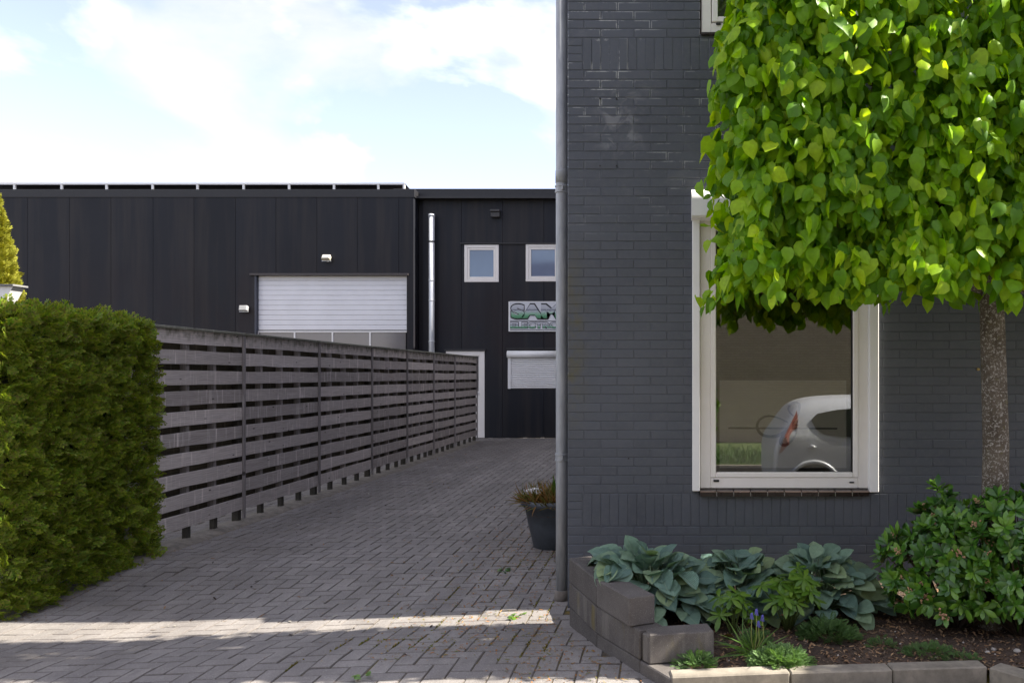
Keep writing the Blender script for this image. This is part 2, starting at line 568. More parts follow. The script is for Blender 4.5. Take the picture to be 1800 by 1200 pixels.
PAINT = paint_mat()
MORTAR = paint_mat(False)
PAVER = paver_mat()
JOINT = joint_mat()
WOOD = wood_mat('weathered_grey_wood', (.39, .348, .322), (.57, .515, .485), 'y', .7)
WOODR = wood_mat('shade_dark_rear_wood', (.055, .05, .035), (.10, .085, .06), 'y')  # same wood as the front boards, darkened for the shade behind them
WOODV = wood_mat('weathered_post_wood', (.22, .20, .19), (.34, .31, .30), 'z')
WOODD = simple('damp_mossy_wood', (.045, .040, .030), .9, .35, 12, .3)
CLAD = cladding_mat()
ZINC = galv_mat()
SOIL = soil_mat()
BLOCK = block_mat()
WHITE = simple('white_window_plastic', (.82, .78, .73), .35, .03, 3, grime=.05)
WHITE2 = simple('white_coated_aluminium', (.80, .79, .77), .38, .03, 4, grime=.04)
SLATW = simple('pale_grey_door_sheet', (.78, .78, .80), .45, .04, 2.5)
BLACK = simple('black_rubber', (.010, .010, .010), .6, .1)
DARKM = simple('dark_trim_metal', (.022, .021, .022), .5, .2)
STEEL = simple('stainless_steel', (.62, .64, .66), .42, .06, 8, metal=.35)
GLASS = glass_mat('window_glass')
GLASSD = glass_mat('dark_window_glass', .35, (.25, .27, .3))
CONC = simple('weathered_kerb_concrete', (.24, .215, .175), .9, .25, 7, .5, 220, grime=.5, spec=.2)
TILE = simple('brown_glazed_sill_tile', (.030, .020, .017), .28, .25, 9, objvar=.3)
GROUT = simple('white_grout', (.62, .60, .56), .8, .1)
BARKM = NT('grey_bark_with_lichen')
_P = BARKM.pos()
_c = BARKM.mix(BARKM.ramp(BARKM.noise(BARKM.mapping(_P, (1, 1, .5)), 12, 5, .65), [(.3, 0.0), (.7, 1.0)]), (.060, .047, .034), (.135, .112, .085))
_c = BARKM.mix(BARKM.ramp(BARKM.noise(_P, 75, 4, .7, .5), [(.53, 0.0), (.60, .85)]), _c, (.34, .32, .29))
_c = BARKM.mix(BARKM.ramp(BARKM.noise(_P, 22, 4, .7), [(.60, 0.0), (.70, .6)]), _c, (.11, .10, .03))
BARKM.bump(BARKM.noise(_P, 60, 5, .7), .7, .006)
BARK = BARKM.set(_c, .9, 0, .2)
LIME = leaf_mat('lime_leaf', [(.070, .190, .003), (.150, .320, .005), (.240, .430, .008), (.370, .530, .016)], (1.7, 1.5, .35), .45, .32, .48)
THUJA = leaf_mat('thuja_spray', [(.060, .115, .014), (.160, .245, .016), (.280, .340, .025), (.240, .240, .060), (.140, .260, .020), (.17, .13, .05), (.28, .36, .03), (.09, .19, .02)], (1.3, 1.3, .4), .6, .25, .35)
GOLD = leaf_mat('golden_conifer_spray', [(.20, .23, .018), (.30, .30, .028), (.38, .36, .05)], (1.2, 1.1, .5), .6, .25, .25)
HOSTA = leaf_mat('blue_green_hosta_leaf', [(.145, .245, .205), (.200, .325, .255), (.245, .380, .275), (.340, .450, .220)], (1.0, 1.3, .5), .40, .40, .14, vein=70)
SHRUB = leaf_mat('glossy_evergreen_leaf', [(.026, .085, .012), (.045, .130, .014), (.075, .185, .018), (.130, .260, .025)], (1.3, 1.4, .4), .30, .5, .16)
HELL = leaf_mat('fresh_green_leaf', [(.055, .130, .012), (.085, .175, .014), (.120, .215, .020)], (1.3, 1.3, .4), .38, .45, .28)
WEED = leaf_mat('feathery_weed_leaf', [(.055, .115, .035), (.085, .155, .045), (.10, .19, .05)], (1.1, 1.2, .5), .6, .25, .25)
DRY = leaf_mat('dry_grass_blade', [(.17, .085, .025), (.26, .14, .045), (.09, .12, .02), (.20, .16, .06)], (1.1, 1, .6), .7, .2, .2)
FLOW = simple('tan_seed_cluster', (.42, .25, .14), .8, .25, 60)
BLUEF = simple('violet_blue_flower', (.12, .11, .42), .6, .2, 60)
GREENSTEM = simple('green_stem', (.09, .13, .03), .6, .2, 20)
TWIG = simple('brown_twig', (.07, .045, .028), .85, .25, 30)

# ------------------------------------------------------------------ ground and street
def zg(y, x=-1.0):
    u = min(1, max(0, (5.35 - y) / .95))
    a = .055 * u * u * (3 - 2 * u)
    v = min(1, max(0, (-x - .7) / 3.4)); w = min(1, max(0, (7.2 - y) / 1.5))
    return a - .095 * v * v * (3 - 2 * v) * w * w * (3 - 2 * w)

mb = MB()
mb.add([(-300, -300, -.19), (300, -300, -.19), (300, 300, -.19), (-300, 300, -.19)], [(0, 1, 2, 3)])
g = mb.build('ground', simple('bare_earth', (.07, .06, .045), .95, .25, .6, .4, 20))
tag(g, kind='structure')
mb = MB()
mb.add([(-60, -3.6, -.17), (60, -3.6, -.17), (60, 2.05, -.17), (-60, 2.05, -.17)], [(0, 1, 2, 3)])
g = mb.build('road', simple('asphalt', (.055, .054, .054), .92, .2, 3, .6, 150, grime=.4))
tag(g, kind='structure')

# sheet of joint sand that carries the pavers
mb = MB()
ys = [2.1, 3.0, 3.8, 4.4, 4.5, 4.65, 4.8, 4.95, 5.1, 5.25, 5.35, 5.7, 5.9, 6.1, 6.3, 6.5, 6.7, 6.9, 7.2, 10, 14, 20.95]
for a, b in zip(ys[:-1], ys[1:]):
    xe = 9 if b <= 5.35 else -.62
    xs_ = [-9, -4.3, -3.8, -3.3, -2.8, -2.4, -2.0, -1.6, -1.2, -.9, -.62] + ([9] if xe == 9 else [])
    for x0, x1 in zip(xs_[:-1], xs_[1:]):
        mb.add([(x, y, zg(y, x) - .0062) for x, y in ((x0, a), (x1, a), (x1, b), (x0, b))], [(0, 1, 2, 3)])
paving = mb.build('paving', JOINT)
tag(paving, kind='structure')

WL = [(-.603, 5.19), (-.389, 4.64), (-.136, 4.205), (-.067, 4.10), (.02, 3.95)]
def wall_x(y):
    pts = [(-.655, 5.585)] + WL
    for (xa, ya), (xb, yb) in zip(pts[:-1], pts[1:]):
        if yb <= y <= ya:
            return xa + (xb - xa) * (ya - y) / (ya - yb)
    return -.655 if y > 5.585 else 9
# hand laid herringbone of concrete pavers
U_ = .1075
PB = .105
def paver_geo(w, d, h=.012, b=.004):
    vs = [(-w/2, -d/2, -h), (w/2, -d/2, -h), (w/2, d/2, -h), (-w/2, d/2, -h),
          (-w/2, -d/2, -b), (w/2, -d/2, -b), (w/2, d/2, -b), (-w/2, d/2, -b),
          (-w/2+b, -d/2+b, 0), (w/2-b, -d/2+b, 0), (w/2-b, d/2-b, 0), (-w/2+b, d/2-b, 0)]
    fs = [(8, 9, 10, 11)]
    for i in range(4):
        j = (i + 1) % 4
        fs += [(i, j, j + 4, i + 4), (i + 4, j + 4, j + 8, i + 8)]
    return vs, fs
pv, pf = paver_geo(2 * U_ - .0044, U_ - .0044, 0.012, .0046)
PT, PR, PP = [], [], []
for i in range(-90, 90):
    for j in range(0, 182):
        k = (i - j) % 4
        if k == 0: cx, cy, rot = (i + 1) * U_, (j + .5) * U_, 0
        elif k == 3: cx, cy, rot = (i + .5) * U_, (j + 1) * U_, 1
        else: continue
        cy += 2.2; cx -= .02
        if cy > 20.85 or cx < -8.6 or cx > 8.6: continue
        lim = wall_x(cy) - (.05 if cy > 3.95 else -9)
        if cy > 3.95 and cx > lim + .10 and cx > -1.2: continue
        if cy > 5.4 and cx < -4.95: continue
        t = math.pi / 2 * rot + random.gauss(0, .008)
        tilt = Matrix.Rotation(random.gauss(0, .006), 4, 'X') @ Matrix.Rotation(random.gauss(0, .006), 4, 'Y')
        slope = (zg(cy + .05, cx) - zg(cy - .05, cx)) / .1; sx_ = (zg(cy, cx + .05) - zg(cy, cx - .05)) / .1
        M = Matrix.Translation((cx + random.gauss(0, .0008), cy + random.gauss(0, .0008), zg(cy, cx) + random.gauss(0, .0013))) @ Matrix.Rotation(math.atan(slope), 4, 'X') @ Matrix.Rotation(-math.atan(sx_), 4, 'Y') @ tilt @ Matrix.Rotation(t, 4, 'Z')
        s = F / cy
        px = VX + cx * s; py = VY + (EYE - zg(cy)) * s
        sc = s * s / F if (-20 < px < 1190 and py < 1212) else 0
        PP.append((sc, M))
PP.sort(key=lambda q: -q[0])
pm = bpy.data.meshes.new('paver'); pm.from_pydata(pv, [], pf); pm.materials.append(PAVER)
for sc, M in PP[:300]:
    o = bpy.data.objects.new('paver', pm); o.parent = paving; o.matrix_basis = M; COL.objects.link(o)
rest = PP[300:]
Mx = np.array([np.array(M) for _, M in rest])
m = scatter_mesh('paver_field', [(pv, pf)], Mx[:, :3, :3], Mx[:, :3, 3], np.ones(len(rest)), PAVER, smooth=False)
o = link('paver_field', m, paving); o['kind'] = 'stuff'

# road kerb behind the camera's feet and lawn of the other side (both seen in the window)
mb = MB().box(-40, 40, 1.98, 2.09, -.3, .05)
tag(mb.build('kerb', CONC), kind='structure')
mb = MB().box(-40, 40, -3.72, -3.6, -.3, -.04)
tag(mb.build('far_kerb', CONC), kind='structure')
mb = MB().add([(-40, -9, -.06), (40, -9, -.06), (40, -3.72, -.06), (-40, -3.72, -.06)], [(0, 1, 2, 3)])
tag(mb.build('lawn', simple('mown_grass_soil', (.07, .11, .02), .9, .3, 8, .5, 60)), kind='structure')

# ------------------------------------------------------------------ grey house
HY = 5.585
house = empty('grey_house', 'grey painted brick house with a downpipe on its corner and white shuttered window', 'house', (0, HY, 0))
def hb(mb, name, mat, parent=house, smooth=False):
    o = mb.build(name, mat, parent, smooth)
    # geometry is given in world coordinates
    off = Vector((0, HY, 0))
    o.data.transform(Matrix.Translation(-off)) if parent is house else None
    return o
S0 = F / HY
CP = 15.79 / S0            # course height
BW = 58.3 / S0             # brick length with joint
XL = -.655                 # left edge of the wall
# openings in world x,z
O1 = (PX(1229, HY), PX(1529, HY), PZ(872, HY), PZ(380, HY))
O2 = (PX(1232, HY), PX(1532, HY), PZ(60, HY), PZ(-260, HY))
ZT = 5.6
RX = 7.5
mb = MB()
# wall body (mortar plane) around the openings
TH = .12
def wallpiece(x0, x1, z0, z1): mb.box(x0, x1, HY, HY + TH, z0, z1)
wallpiece(XL, O1[0], -.1, ZT); wallpiece(O1[1], RX, -.1, ZT)
wallpiece(O1[0], O1[1], -.1, O1[2]); wallpiece(O1[0], O1[1], O1[3], O2[2]); wallpiece(O1[0], O1[1], O2[3], ZT)
# side and rear walls
mb.box(XL, XL + TH, HY + TH, 14, -.1, ZT)
mb.box(XL, RX, 13.88, 14, -.1, ZT)
# gable
vs = [(XL, HY, ZT), (XL, 14, ZT), (XL, 9.8, 8.9), (XL + TH, HY, ZT), (XL + TH, 14, ZT), (XL + TH, 9.8, 8.9)]
mb.add(vs, [(0, 2, 1), (3, 4, 5), (0, 3, 5, 2), (1, 2, 5, 4)])
hb(mb, 'wall', MORTAR)
mb = MB()
for s_ in (0, 1):
    y0, y1 = (HY + .02, 9.8) if s_ == 0 else (14.25, 9.8)
    za = ZT + .01
    mb.add([(XL - .04, y0, za), (RX, y0, za), (RX, y1, 8.92), (XL - .04, y1, 8.92), (XL - .04, y0, za + .12), (RX, y0, za + .12), (RX, y1, 9.04), (XL - .04, y1, 9.04)],
           [(0, 1, 2, 3), (4, 5, 6, 7), (0, 1, 5, 4), (1, 2, 6, 5), (2, 3, 7, 6), (3, 0, 4, 7)])
hb(mb, 'roof', simple('dark_roof_tile', (.05, .04, .038), .8, .2, 6))

# painted bricks
def brick_geo(w, h, d=.0030, b=.0030):
    vs = [(0, 0, 0), (w, 0, 0), (w, 0, h), (0, 0, h), (0, -d + b, 0), (w, -d + b, 0), (w, -d + b, h), (0, -d + b, h),
          (b, -d, b), (w - b, -d, b), (w - b, -d, h - b), (b, -d, h - b)]
    fs = [(8, 9, 10, 11)]
    for i in range(4):
        j = (i + 1) % 4
        fs += [(i, j, j + 4, i + 4), (i + 4, j + 4, j + 8, i + 8)]
    uvc = {0: (0, 0), 1: (1, 0), 2: (1, 1), 3: (0, 1)}
    uv = []
    for f in fs:
        for i in f: uv.append(uvc[i % 4])
    return vs, fs, uv
J = .0050
bricks = []      # x, z, w, h
def lay_course(z, x0, x1, off, h=CP - J):
    x = XL - off
    while x < x1:
        a, b = max(x, x0), min(x + BW - J, x1)
        if b - a > .02: bricks.append((a, z, b - a, h))
        x += BW
def cut(z0, z1):
    """free spans of a course"""
    segs = [(XL, RX)]
    for o in (O1, O2):
        if z1 > o[2] + .012 and z0 < o[3] - .012:
            ns = []
            for a, b in segs:
                if o[0] > a: ns.append((a, o[0] - .004))
                if o[1] < b: ns.append((o[1] + .004, b))
            segs = [s for s in ns if s[1] > s[0]]
    return segs
zs_soldier = [(PZ(924.5, HY), PZ(866.7, HY)), (PZ(124, HY), PZ(67, HY))]
def courses(z_from, n, start, direction=1):
    for k in range(n):
        z = z_from + k * CP * direction
        if direction < 0: z -= CP
        off = 0 if (start + k) % 2 else BW / 2
        for a, b in cut(z, z + CP): lay_course(z + J / 2, a, b, off)
courses(zs_soldier[0][1], 47, 0)
courses(zs_soldier[0][0], 10, 1, -1)
courses(zs_soldier[1][1], 24, 1)
for z0, z1 in zs_soldier:
    q = (z1 - z0) / 4
    for k in range(4):
        bricks.append((XL, z0 + k * q + J / 2, .1 - J, q - J))
    x = XL + .1
    while x < RX:
        free = any(a <= x and x + .05 <= b for a, b in cut(z0 + .02, z1 - .02))
        if free: bricks.append((x, z0 + J / 2, CP - J * .6, z1 - z0 - J))
        x += CP
def vis_score(b):
    x, z, w, h = b
    px = VX + (x + w / 2) * S0; py = VY + (EYE - z - h / 2) * S0
    if px < 1000 or px > 1800 or py < -5 or py > 1010: return 0
    if 1245 < px and py < 545: return 0
    if px > 1560 and py > 930: return 0
    if 1040 < px < 1530 and py > 985: return 0
    if 1725 < px < 1770: return 0
    return w * h + random.random() * 1e-6
bricks.sort(key=lambda b: -vis_score(b))
n_own = min(300, sum(1 for b in bricks if vis_score(b) > 0))
cache = {}
for b in bricks[:n_own]:
    key = (round(b[2], 4), round(b[3], 4))
    if key not in cache:
        vs, fs, uv = brick_geo(*key)
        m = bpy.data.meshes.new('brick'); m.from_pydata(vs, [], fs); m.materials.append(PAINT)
        u = m.uv_layers.new(name='UVMap')
        u.data.foreach_set('uv', [c for p in uv for c in p])
        cache[key] = m
    o = bpy.data.objects.new('brick', cache[key]); o.parent = house
    o.location = (b[0], random.uniform(-.0014, .0022) if b[1] > 2.4 and b[0] < .6 else random.uniform(-.0006, .0006), b[1])
    o.rotation_euler = (random.gauss(0, .004), 0, random.gauss(0, .002))
    COL.objects.link(o)
V, I, N, UVs = [], [], [], []
for b in bricks[n_own:]:
    vs, fs, uv = brick_geo(b[2], b[3])
    dy = random.uniform(-.0006, .0006)
    base = len(V)
    V += [(x + b[0], y + dy, z + b[1]) for x, y, z in vs]
    for f in fs: I += [i + base for i in f]; N.append(len(f))
    UVs += uv
# gable-side brickwork
k = 0
z = -.05
while z < ZT - CP:
    y = HY + .004 - (BW / 2 if k % 2 else 0)
    while y < 14:
        a, e = max(y, HY + .004), min(y + BW - J, 14)
        if e - a > .03:
            vs, fs, uv = brick_geo(e - a, CP - J)
            base = len(V)
            V += [(XL + yy, (e - HY) - xx, zz + z) for xx, yy, zz in vs]
            for f in fs: I += [i + base for i in f]; N.append(len(f))
            UVs += uv
        y += BW
    z += CP; k += 1
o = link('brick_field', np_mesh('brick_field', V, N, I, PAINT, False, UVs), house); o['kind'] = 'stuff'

# drilled fixing holes and a brass screw left in the wall
for px, py in ((1055, 174), (1084, 174), (1055, 292), (1084, 292), (1105, 805)):
    p = at(px, py, HY)
    mb = MB().tube([(p.x, HY - .0095, p.z), (p.x, HY - .002, p.z)], .0055, 8)
    hb(mb, 'fixing_hole', BLACK)
p = at(1718.5, 649, HY)
hb(MB().tube([(p.x, HY - .02, p.z), (p.x, HY - .004, p.z)], [.008, .009], 10), 'screw', simple('brass', (.45, .33, .12), .4, .1, metal=.7))

# --- lower window
def framebox(x0, x1, z0, z1, w, y0, y1, b=.004):
    """four mitred-looking bars"""
    m = MB()
    m.bbox(x0, x0 + w, y0, y1, z0, z1, b); m.bbox(x1 - w, x1, y0, y1, z0, z1, b)
    m.bbox(x0 + w - .0005, x1 - w + .0005, y0 + .0004, y1, z0, z0 + w, b); m.bbox(x0 + w - .0005, x1 - w + .0005, y0 + .0004, y1, z1 - w, z1, b)
    return m
win = link('window', None, house)
def wpart(mb, name, mat, parent, smooth=False):
    o = mb.build(name, mat, parent, smooth)
    o.data.transform(Matrix.Translation((0, -HY, 0)))
    return o
YF = HY + .012
fx0, fx1, fz0, fz1 = PX(1230.5, YF), PX(1527, YF), PZ(858, YF), PZ(383, YF)
wpart(framebox(fx0, fx1, fz0, fz1, .071, YF, YF + .07, .005), 'frame', WHITE, win)
sx0, sx1, sz0, sz1 = PX(1248, YF), PX(1510, YF), PZ(840, YF), PZ(396, YF)
wpart(framebox(sx0 + .004, sx1 - .004, sz0 + .003, sz1, .036, YF - .006, YF + .05, .006), 'sash', WHITE, win)
gx0, gx1, gz0, gz1 = PX(1256, YF), PX(1499, YF), PZ(831.5, YF), PZ(404, YF)
wpart(framebox(gx0 - .001, gx1 + .001, gz0 - .001, gz1 + .001, .006, YF + .006, YF + .03, .001), 'gasket', BLACK, win)
wpart(MB().box(gx0, gx1, YF + .022, YF + .026, gz0, gz1), 'pane', GLASS, win)
YG = YF + .022
film = MB().box(PX(1265, YG), PX(1488, YG), YG + .0055, YG + .0065, PZ(822, YG), PZ(668, YG))
wpart(film, 'frosted_film', veil_mat('frosted_film', (.80, .80, .75), .74), win)
# script emblem cut in the film: crossing line and loops
emb = MB()
def stroke(pts, w0, w1):
    P2 = []
    n = len(pts)
    dense = []
    for i in range(n - 1):
        p0 = pts[max(i - 1, 0)]; p1 = pts[i]; p2 = pts[i + 1]; p3 = pts[min(i + 2, n - 1)]
        for k in range(8):
            t = k / 8
            dense.append(tuple(.5 * ((2 * p1[a]) + (-p0[a] + p2[a]) * t + (2 * p0[a] - 5 * p1[a] + 4 * p2[a] - p3[a]) * t * t + (-p0[a] + 3 * p1[a] - 3 * p2[a] + p3[a]) * t ** 3) for a in (0, 1)))
    dense.append(pts[-1])
    nn = len(dense); vs = []
    for i, (x, y) in enumerate(dense):
        a = dense[max(0, i - 1)]; b = dense[min(nn - 1, i + 1)]
        dx, dy = b[0] - a[0], b[1] - a[1]; l = math.hypot(dx, dy) or 1
        w = w0 + (w1 - w0) * math.sin(math.pi * i / (nn - 1))
        nx, ny = -dy / l * w * 1.1, dx / l * w * 1.1
        for sx_, sy_ in ((x + nx, y + ny), (x - nx, y - ny)):
            p = at(sx_, sy_, YG); vs.append((p.x, YG + .0045, p.z))
    emb.add(vs, [(2 * i, 2 * i + 1, 2 * i + 3, 2 * i + 2) for i in range(nn - 1)])
stroke([(1280, 752), (1340, 752.3), (1400, 752.6), (1472, 753)], 1.3, 1.5)
stroke([(1385, 742), (1368, 734), (1350, 731), (1336, 737), (1331, 748), (1334, 758), (1343, 765), (1358, 767), (1372, 763), (1386, 752), (1396, 738), (1404, 722), (1405, 711), (1399, 707), (1391, 709), (1386, 717), (1388, 724), (1395, 731)], 1.0, 2.6)
stroke([(1405, 714), (1403, 728), (1394, 741), (1384, 756), (1374, 770), (1373, 779), (1380, 782), (1389, 777), (1397, 767), (1400, 760)], 1.0, 2.6)
stroke([(1404, 747), (1396, 747), (1387, 754), (1382, 764), (1383, 769)], 1.0, 2.2)
wpart(emb, 'script_emblem', veil_mat('emblem_print', (.020, .016, .010), .93), win)
# drain covers on the frame
for px, py, w in ((1259, 844.5, 5), (1497, 846.5, 4)):
    p = at(px, py, YF)
    wpart(MB().bbox(p.x - w / S0, p.x + w / S0, YF - .010, YF + .002, p.z - .007, p.z + .007 if w == 5 else p.z + .002, .002), 'drain_cover', BLACK, win)
# guides and shutter box
YB = HY - .035
for a, b in ((1217, 1230.3), (1528.5, 1545)):
    m_ = MB().bbox(PX(a, YB), PX(b, YB), YB, HY + .02, PZ(863 if a < 1300 else 865, YB), PZ(381, YB), .004)
    o = wpart(m_, 'guide_rail', WHITE2, win)
m_ = MB()
x0, x1 = PX(1216, YB - .09), PX(1546, YB - .09)
prof = []
r_ = .088; zc = PZ(357, YB - .09)
zb, zt = PZ(382, YB - .09), PZ(329.5, YB - .09)
prof = [(HY + .01, zb), (HY - .115, zb), (HY - .135, zb + .012)]
for k in range(7):
    an = R(-10 + k * 15)
    prof.append((HY - .075 - .062 * math.cos(an), zt - .075 + .062 * math.sin(an)))
prof += [(HY - .06, zt), (HY + .01, zt)]
n = len(prof)
m_.add([(x, y, z) for x in (x0, x1) for y, z in prof], [tuple(range(n - 1, -1, -1)), tuple(range(n, 2 * n))] + [(i, (i + 1) % n, n + (i + 1) % n, n + i) for i in range(n)])
o = wpart(m_, 'shutter_box', WHITE2, win); auto_smooth(o, 25)
# sill tiles with white joints, each a part
sill = link('window_sill', None, house)
for k in range(10):
    a = PX(1231 + k * 29.8, HY - .05); b = PX(1231 + (k + 1) * 29.8 - 1.6, HY - .05)
    mb = MB()
    zt = PZ(858.5, YF); zf = PZ(864.5, HY - .05); zl = PZ(872, HY - .05)
    mb.add([(a, HY - .05, zl), (b, HY - .05, zl), (b, HY + .03, zl), (a, HY + .03, zl),
            (a, HY - .054, zf), (b, HY - .054, zf), (b, YF - .004, zt), (a, YF - .004, zt), (a, HY - .048, zf + .003), (b, HY - .048, zf + .003)],
           [(0, 1, 5, 4), (4, 5, 9, 8), (8, 9, 6, 7), (0, 4, 8, 7, 3), (1, 2, 6, 9, 5), (0, 3, 2, 1)])
    wpart(mb, 'sill_tile', TILE, sill)
m_ = MB()
for k in range(1, 10):
    a = PX(1231 + k * 29.8 - 1.5, HY - .05); b = a + .005
    m_.box(a, b, HY - .046, YF - .006, PZ(871.5, HY - .05), PZ(865.5, HY - .05))
wpart(m_, 'sill_joint', GROUT, sill)

# --- upper window (only its lower left corner is in view)
win2 = link('window', None, house)
ux0, ux1, uz0, uz1 = PX(1233, YF), PX(1530, YF), PZ(58, YF), PZ(-258, YF)
wpart(framebox(ux0, ux1, uz0, uz1, .066, YF, YF + .07, .005), 'frame', WHITE, win2)
wpart(framebox(ux0 + .07, ux1 - .07, uz0 + .07, uz1 - .07, .038, YF - .006, YF + .05, .006), 'sash', WHITE, win2)
wpart(MB().box(ux0 + .108, ux1 - .108, YF + .022, YF + .026, uz0 + .108, uz1 - .108), 'pane', GLASS, win2)
wpart(MB().box(ux0 + .11, ux1 - .11, YF + .12, YF + .125, uz0 + .05, uz1 - .05), 'blind', simple('white_blind', (.62, .64, .66), .8, .03), win2)
p = at(1264, 43, YF)
wpart(MB().bbox(p.x - .02, p.x + .012, YF - .011, YF + .002, p.z - .006, p.z + .008, .002), 'drain_cover', BLACK, win2)
wpart(MB().box(ux0 - .004, ux1, HY - .02, YF + .03, PZ(63, HY), PZ(59, HY)), 'window_sill', TILE, win2)

# --- the dim room behind the lower window
room = simple('dim_plaster', (.36, .31, .24), .9, .06)
mb = MB()
mb.box(-.4, 3.2, HY + 3.3, HY + 3.4, .2, 2.75); mb.box(-.5, -.4, HY + TH + .01, HY + 3.4, .2, 2.75); mb.box(3.2, 3.3, HY + TH + .01, HY + 3.4, .2, 2.75)
mb.box(-.4, 3.2, HY + TH + .01, HY + 3.3, .15, .2); mb.box(-.4, 3.2, HY + TH + .01, HY + 3.3, 2.75, 2.8)
hb(mb, 'inner_wall', room)

# --- downpipe
pipe = link('downpipe', None, house)
PY_ = 5.80; PXc = PX(987.6, PY_); pr = .041
wpart(MB().tube([(PXc, PY_, PZ(1040, PY_)), (PXc, PY_, PZ(802, PY_)), (PXc, PY_, PZ(330, PY_)), (PXc, PY_, 5.5)], pr, 28), 'pipe', ZINC, pipe, True)
wpart(MB().tube([(PXc, PY_, PZ(322, PY_)), (PXc, PY_, PZ(302, PY_)), (PXc, PY_, PZ(299, PY_))], [pr + .0035, pr + .003, pr + .0005], 28), 'pipe_socket', ZINC, pipe, True)
for py in (803, 333):
    m_ = MB()
    for d in (-5, 5):
        z = PZ(py + d, PY_)
        m_.tube([(PXc, PY_, z - .008), (PXc, PY_, z - .005), (PXc, PY_, z + .005), (PXc, PY_, z + .008)], [pr + .001, pr + .007, pr + .007, pr + .001], 28)
    z = PZ(py, PY_)
    m_.tube([(PXc, PY_, z - .016), (PXc, PY_, z + .016)], pr + .003, 28)
    m_.bbox(PXc + .004, PXc + .016, PY_ - pr - .014, PY_ - pr + .004, z - .014, z + .014, .002)
    m_.box(PXc + pr, XL + .001, PY_ - .012, PY_ + .012, z - .012, z + .012)
    o = wpart(m_, 'pipe_bracket', ZINC, pipe); auto_smooth(o)
zb = PZ(1053, PY_ - .05)
wpart(MB().tube([(PXc, PY_, -.02), (PXc, PY_, PZ(1046, PY_)), (PXc, PY_, PZ(1037, PY_)), (PXc, PY_, PZ(1036, PY_))], [pr + .013, pr + .012, pr + .008, pr + .002], 20), 'pipe_shoe',
      simple('worn_concrete_collar', (.16, .14, .12), .9, .3, 14, .5), pipe, True)

# ------------------------------------------------------------------ unseen building added behind the house to shade the drive
ann = empty('unseen_annexe', 'unseen flat roofed annexe added behind the grey house to shade the driveway', 'building', (3.5, 17.5, 0))
MB().box(-3.95, 4, -3.4, 3.3, -.1, 7.75).build('wall', simple('pale_bounce_wall', (.50, .47, .43), .9, .2, 4), ann)  # wall kept pale to bounce light onto the fence
MB().box(-4.0, 4.05, -3.45, 3.35, 7.75, 7.9).build('roof', DARKM, ann)

# ------------------------------------------------------------------ dark industrial building
YA, YR = 20.55, 20.9
ind = empty('industrial_building', 'low dark clad industrial hall with white sectional door and small white windows', 'building', (-6, YR, 0))
def ip(mb, name, mat, parent=ind, smooth=False):
    o = mb.build(name, mat, parent, smooth)
    o.data.transform(Matrix.Translation((6, -YR, 0)))
    return o
def clad(Yw, xs, ztop, openings):
    """vertical cladding panels between the joint positions xs, cut around openings (x0,x1,z0,z1)"""
    for a, b in zip(xs[:-1], xs[1:]):
        pm_ = MB()
        cutx = sorted({a, b, *[v for o_ in openings for v in o_[:2] if a < v < b]})
        for c, d in zip(cutx[:-1], cutx[1:]):
            g = .004
            ca = c + (g if c == a else 0); da = d - (g if d == b else 0)
            zz = [(-.05, ztop)]
            for o_ in openings:
                if c >= o_[0] - 1e-6 and d <= o_[1] + 1e-6:
                    nz = []
                    for z0, z1 in zz:
                        if o_[2] > z0: nz.append((z0, min(z1, o_[2])))
                        if o_[3] < z1: nz.append((max(z0, o_[3]), z1))
                    zz = [s for s in nz if s[1] - s[0] > .01]
            for z0, z1 in zz:
                pm_.box(ca, da, Yw, Yw + .08, z0, z1)
        if pm_.v: ip(pm_, 'cladding_panel', CLAD)
jl = [-245, -172, -98, -25, 48, 122, 195, 269, 341, 414, 485, 557, 628, 701, 727]
ja = [PX(x, YA) for x in jl]
GD = (PX(447.5, YA), PX(715, YA), -.1, PZ(482, YA))
ZA = PZ(347, YA); ZR = PZ(347, YR)
clad(YA, ja, ZA, [GD])
jr = [PX(743, YR), PX(811, YR), PX(883, YR), PX(956, YR), PX(1029, YR), PX(1101, YR), PX(1173, YR), PX(1245, YR), PX(1330, YR)]
WN1 = (PX(816, YR), PX(877, YR), PZ(496, YR), PZ(430, YR))
WN2 = (PX(924, YR), PX(985, YR), PZ(495, YR), PZ(429, YR))
DR = (PX(784, YR), PX(852, YR), -.1, PZ(617, YR))
SW = (PX(893, YR), PX(1000, YR), PZ(683, YR), PZ(617, YR))
clad(YR, jr, ZR, [WN1, WN2, DR, SW])
# return between the two wings, roof, side and back
xr = PX(727, YA)
ip(MB().bbox(xr - .08, xr, YA + .001, YR + .08, -.05, ZA, .003), 'cladding_panel', CLAD)
ip(MB().bbox(xr + .001, jr[0] + .3, YR + .081, YR + .14, -.05, ZR, .003), 'cladding_panel', CLAD)
mb = MB()
mb.box(ja[0], ja[-1] - .09, YA + .09, YA + .12, GD[3] + .02, ZA); mb.box(ja[0], GD[0], YA + .09, YA + .12, -.05, GD[3]); mb.box(GD[1], ja[-1] - .09, YA + .09, YA + .12, -.05, GD[3])
mb.box(ja[0], jr[-1], YR + 9, YR + 9.1, -.05, ZA)
mb.box(ja[0], ja[0] + .1, YA + .12, YR + 9, -.05, ZA); mb.box(jr[-1] - .1, jr[-1], YR + .1, YR + 9, -.05, ZA)
ip(mb, 'backing_wall', DARKM)
ip(MB().box(ja[0], jr[-1], YA + .13, YR + 9.05, ZA + .01, ZA + .06), 'roof', DARKM)
TRIM = simple('parapet_flashing', (.011, .011, .013), .5, .3, 3, grime=.4)
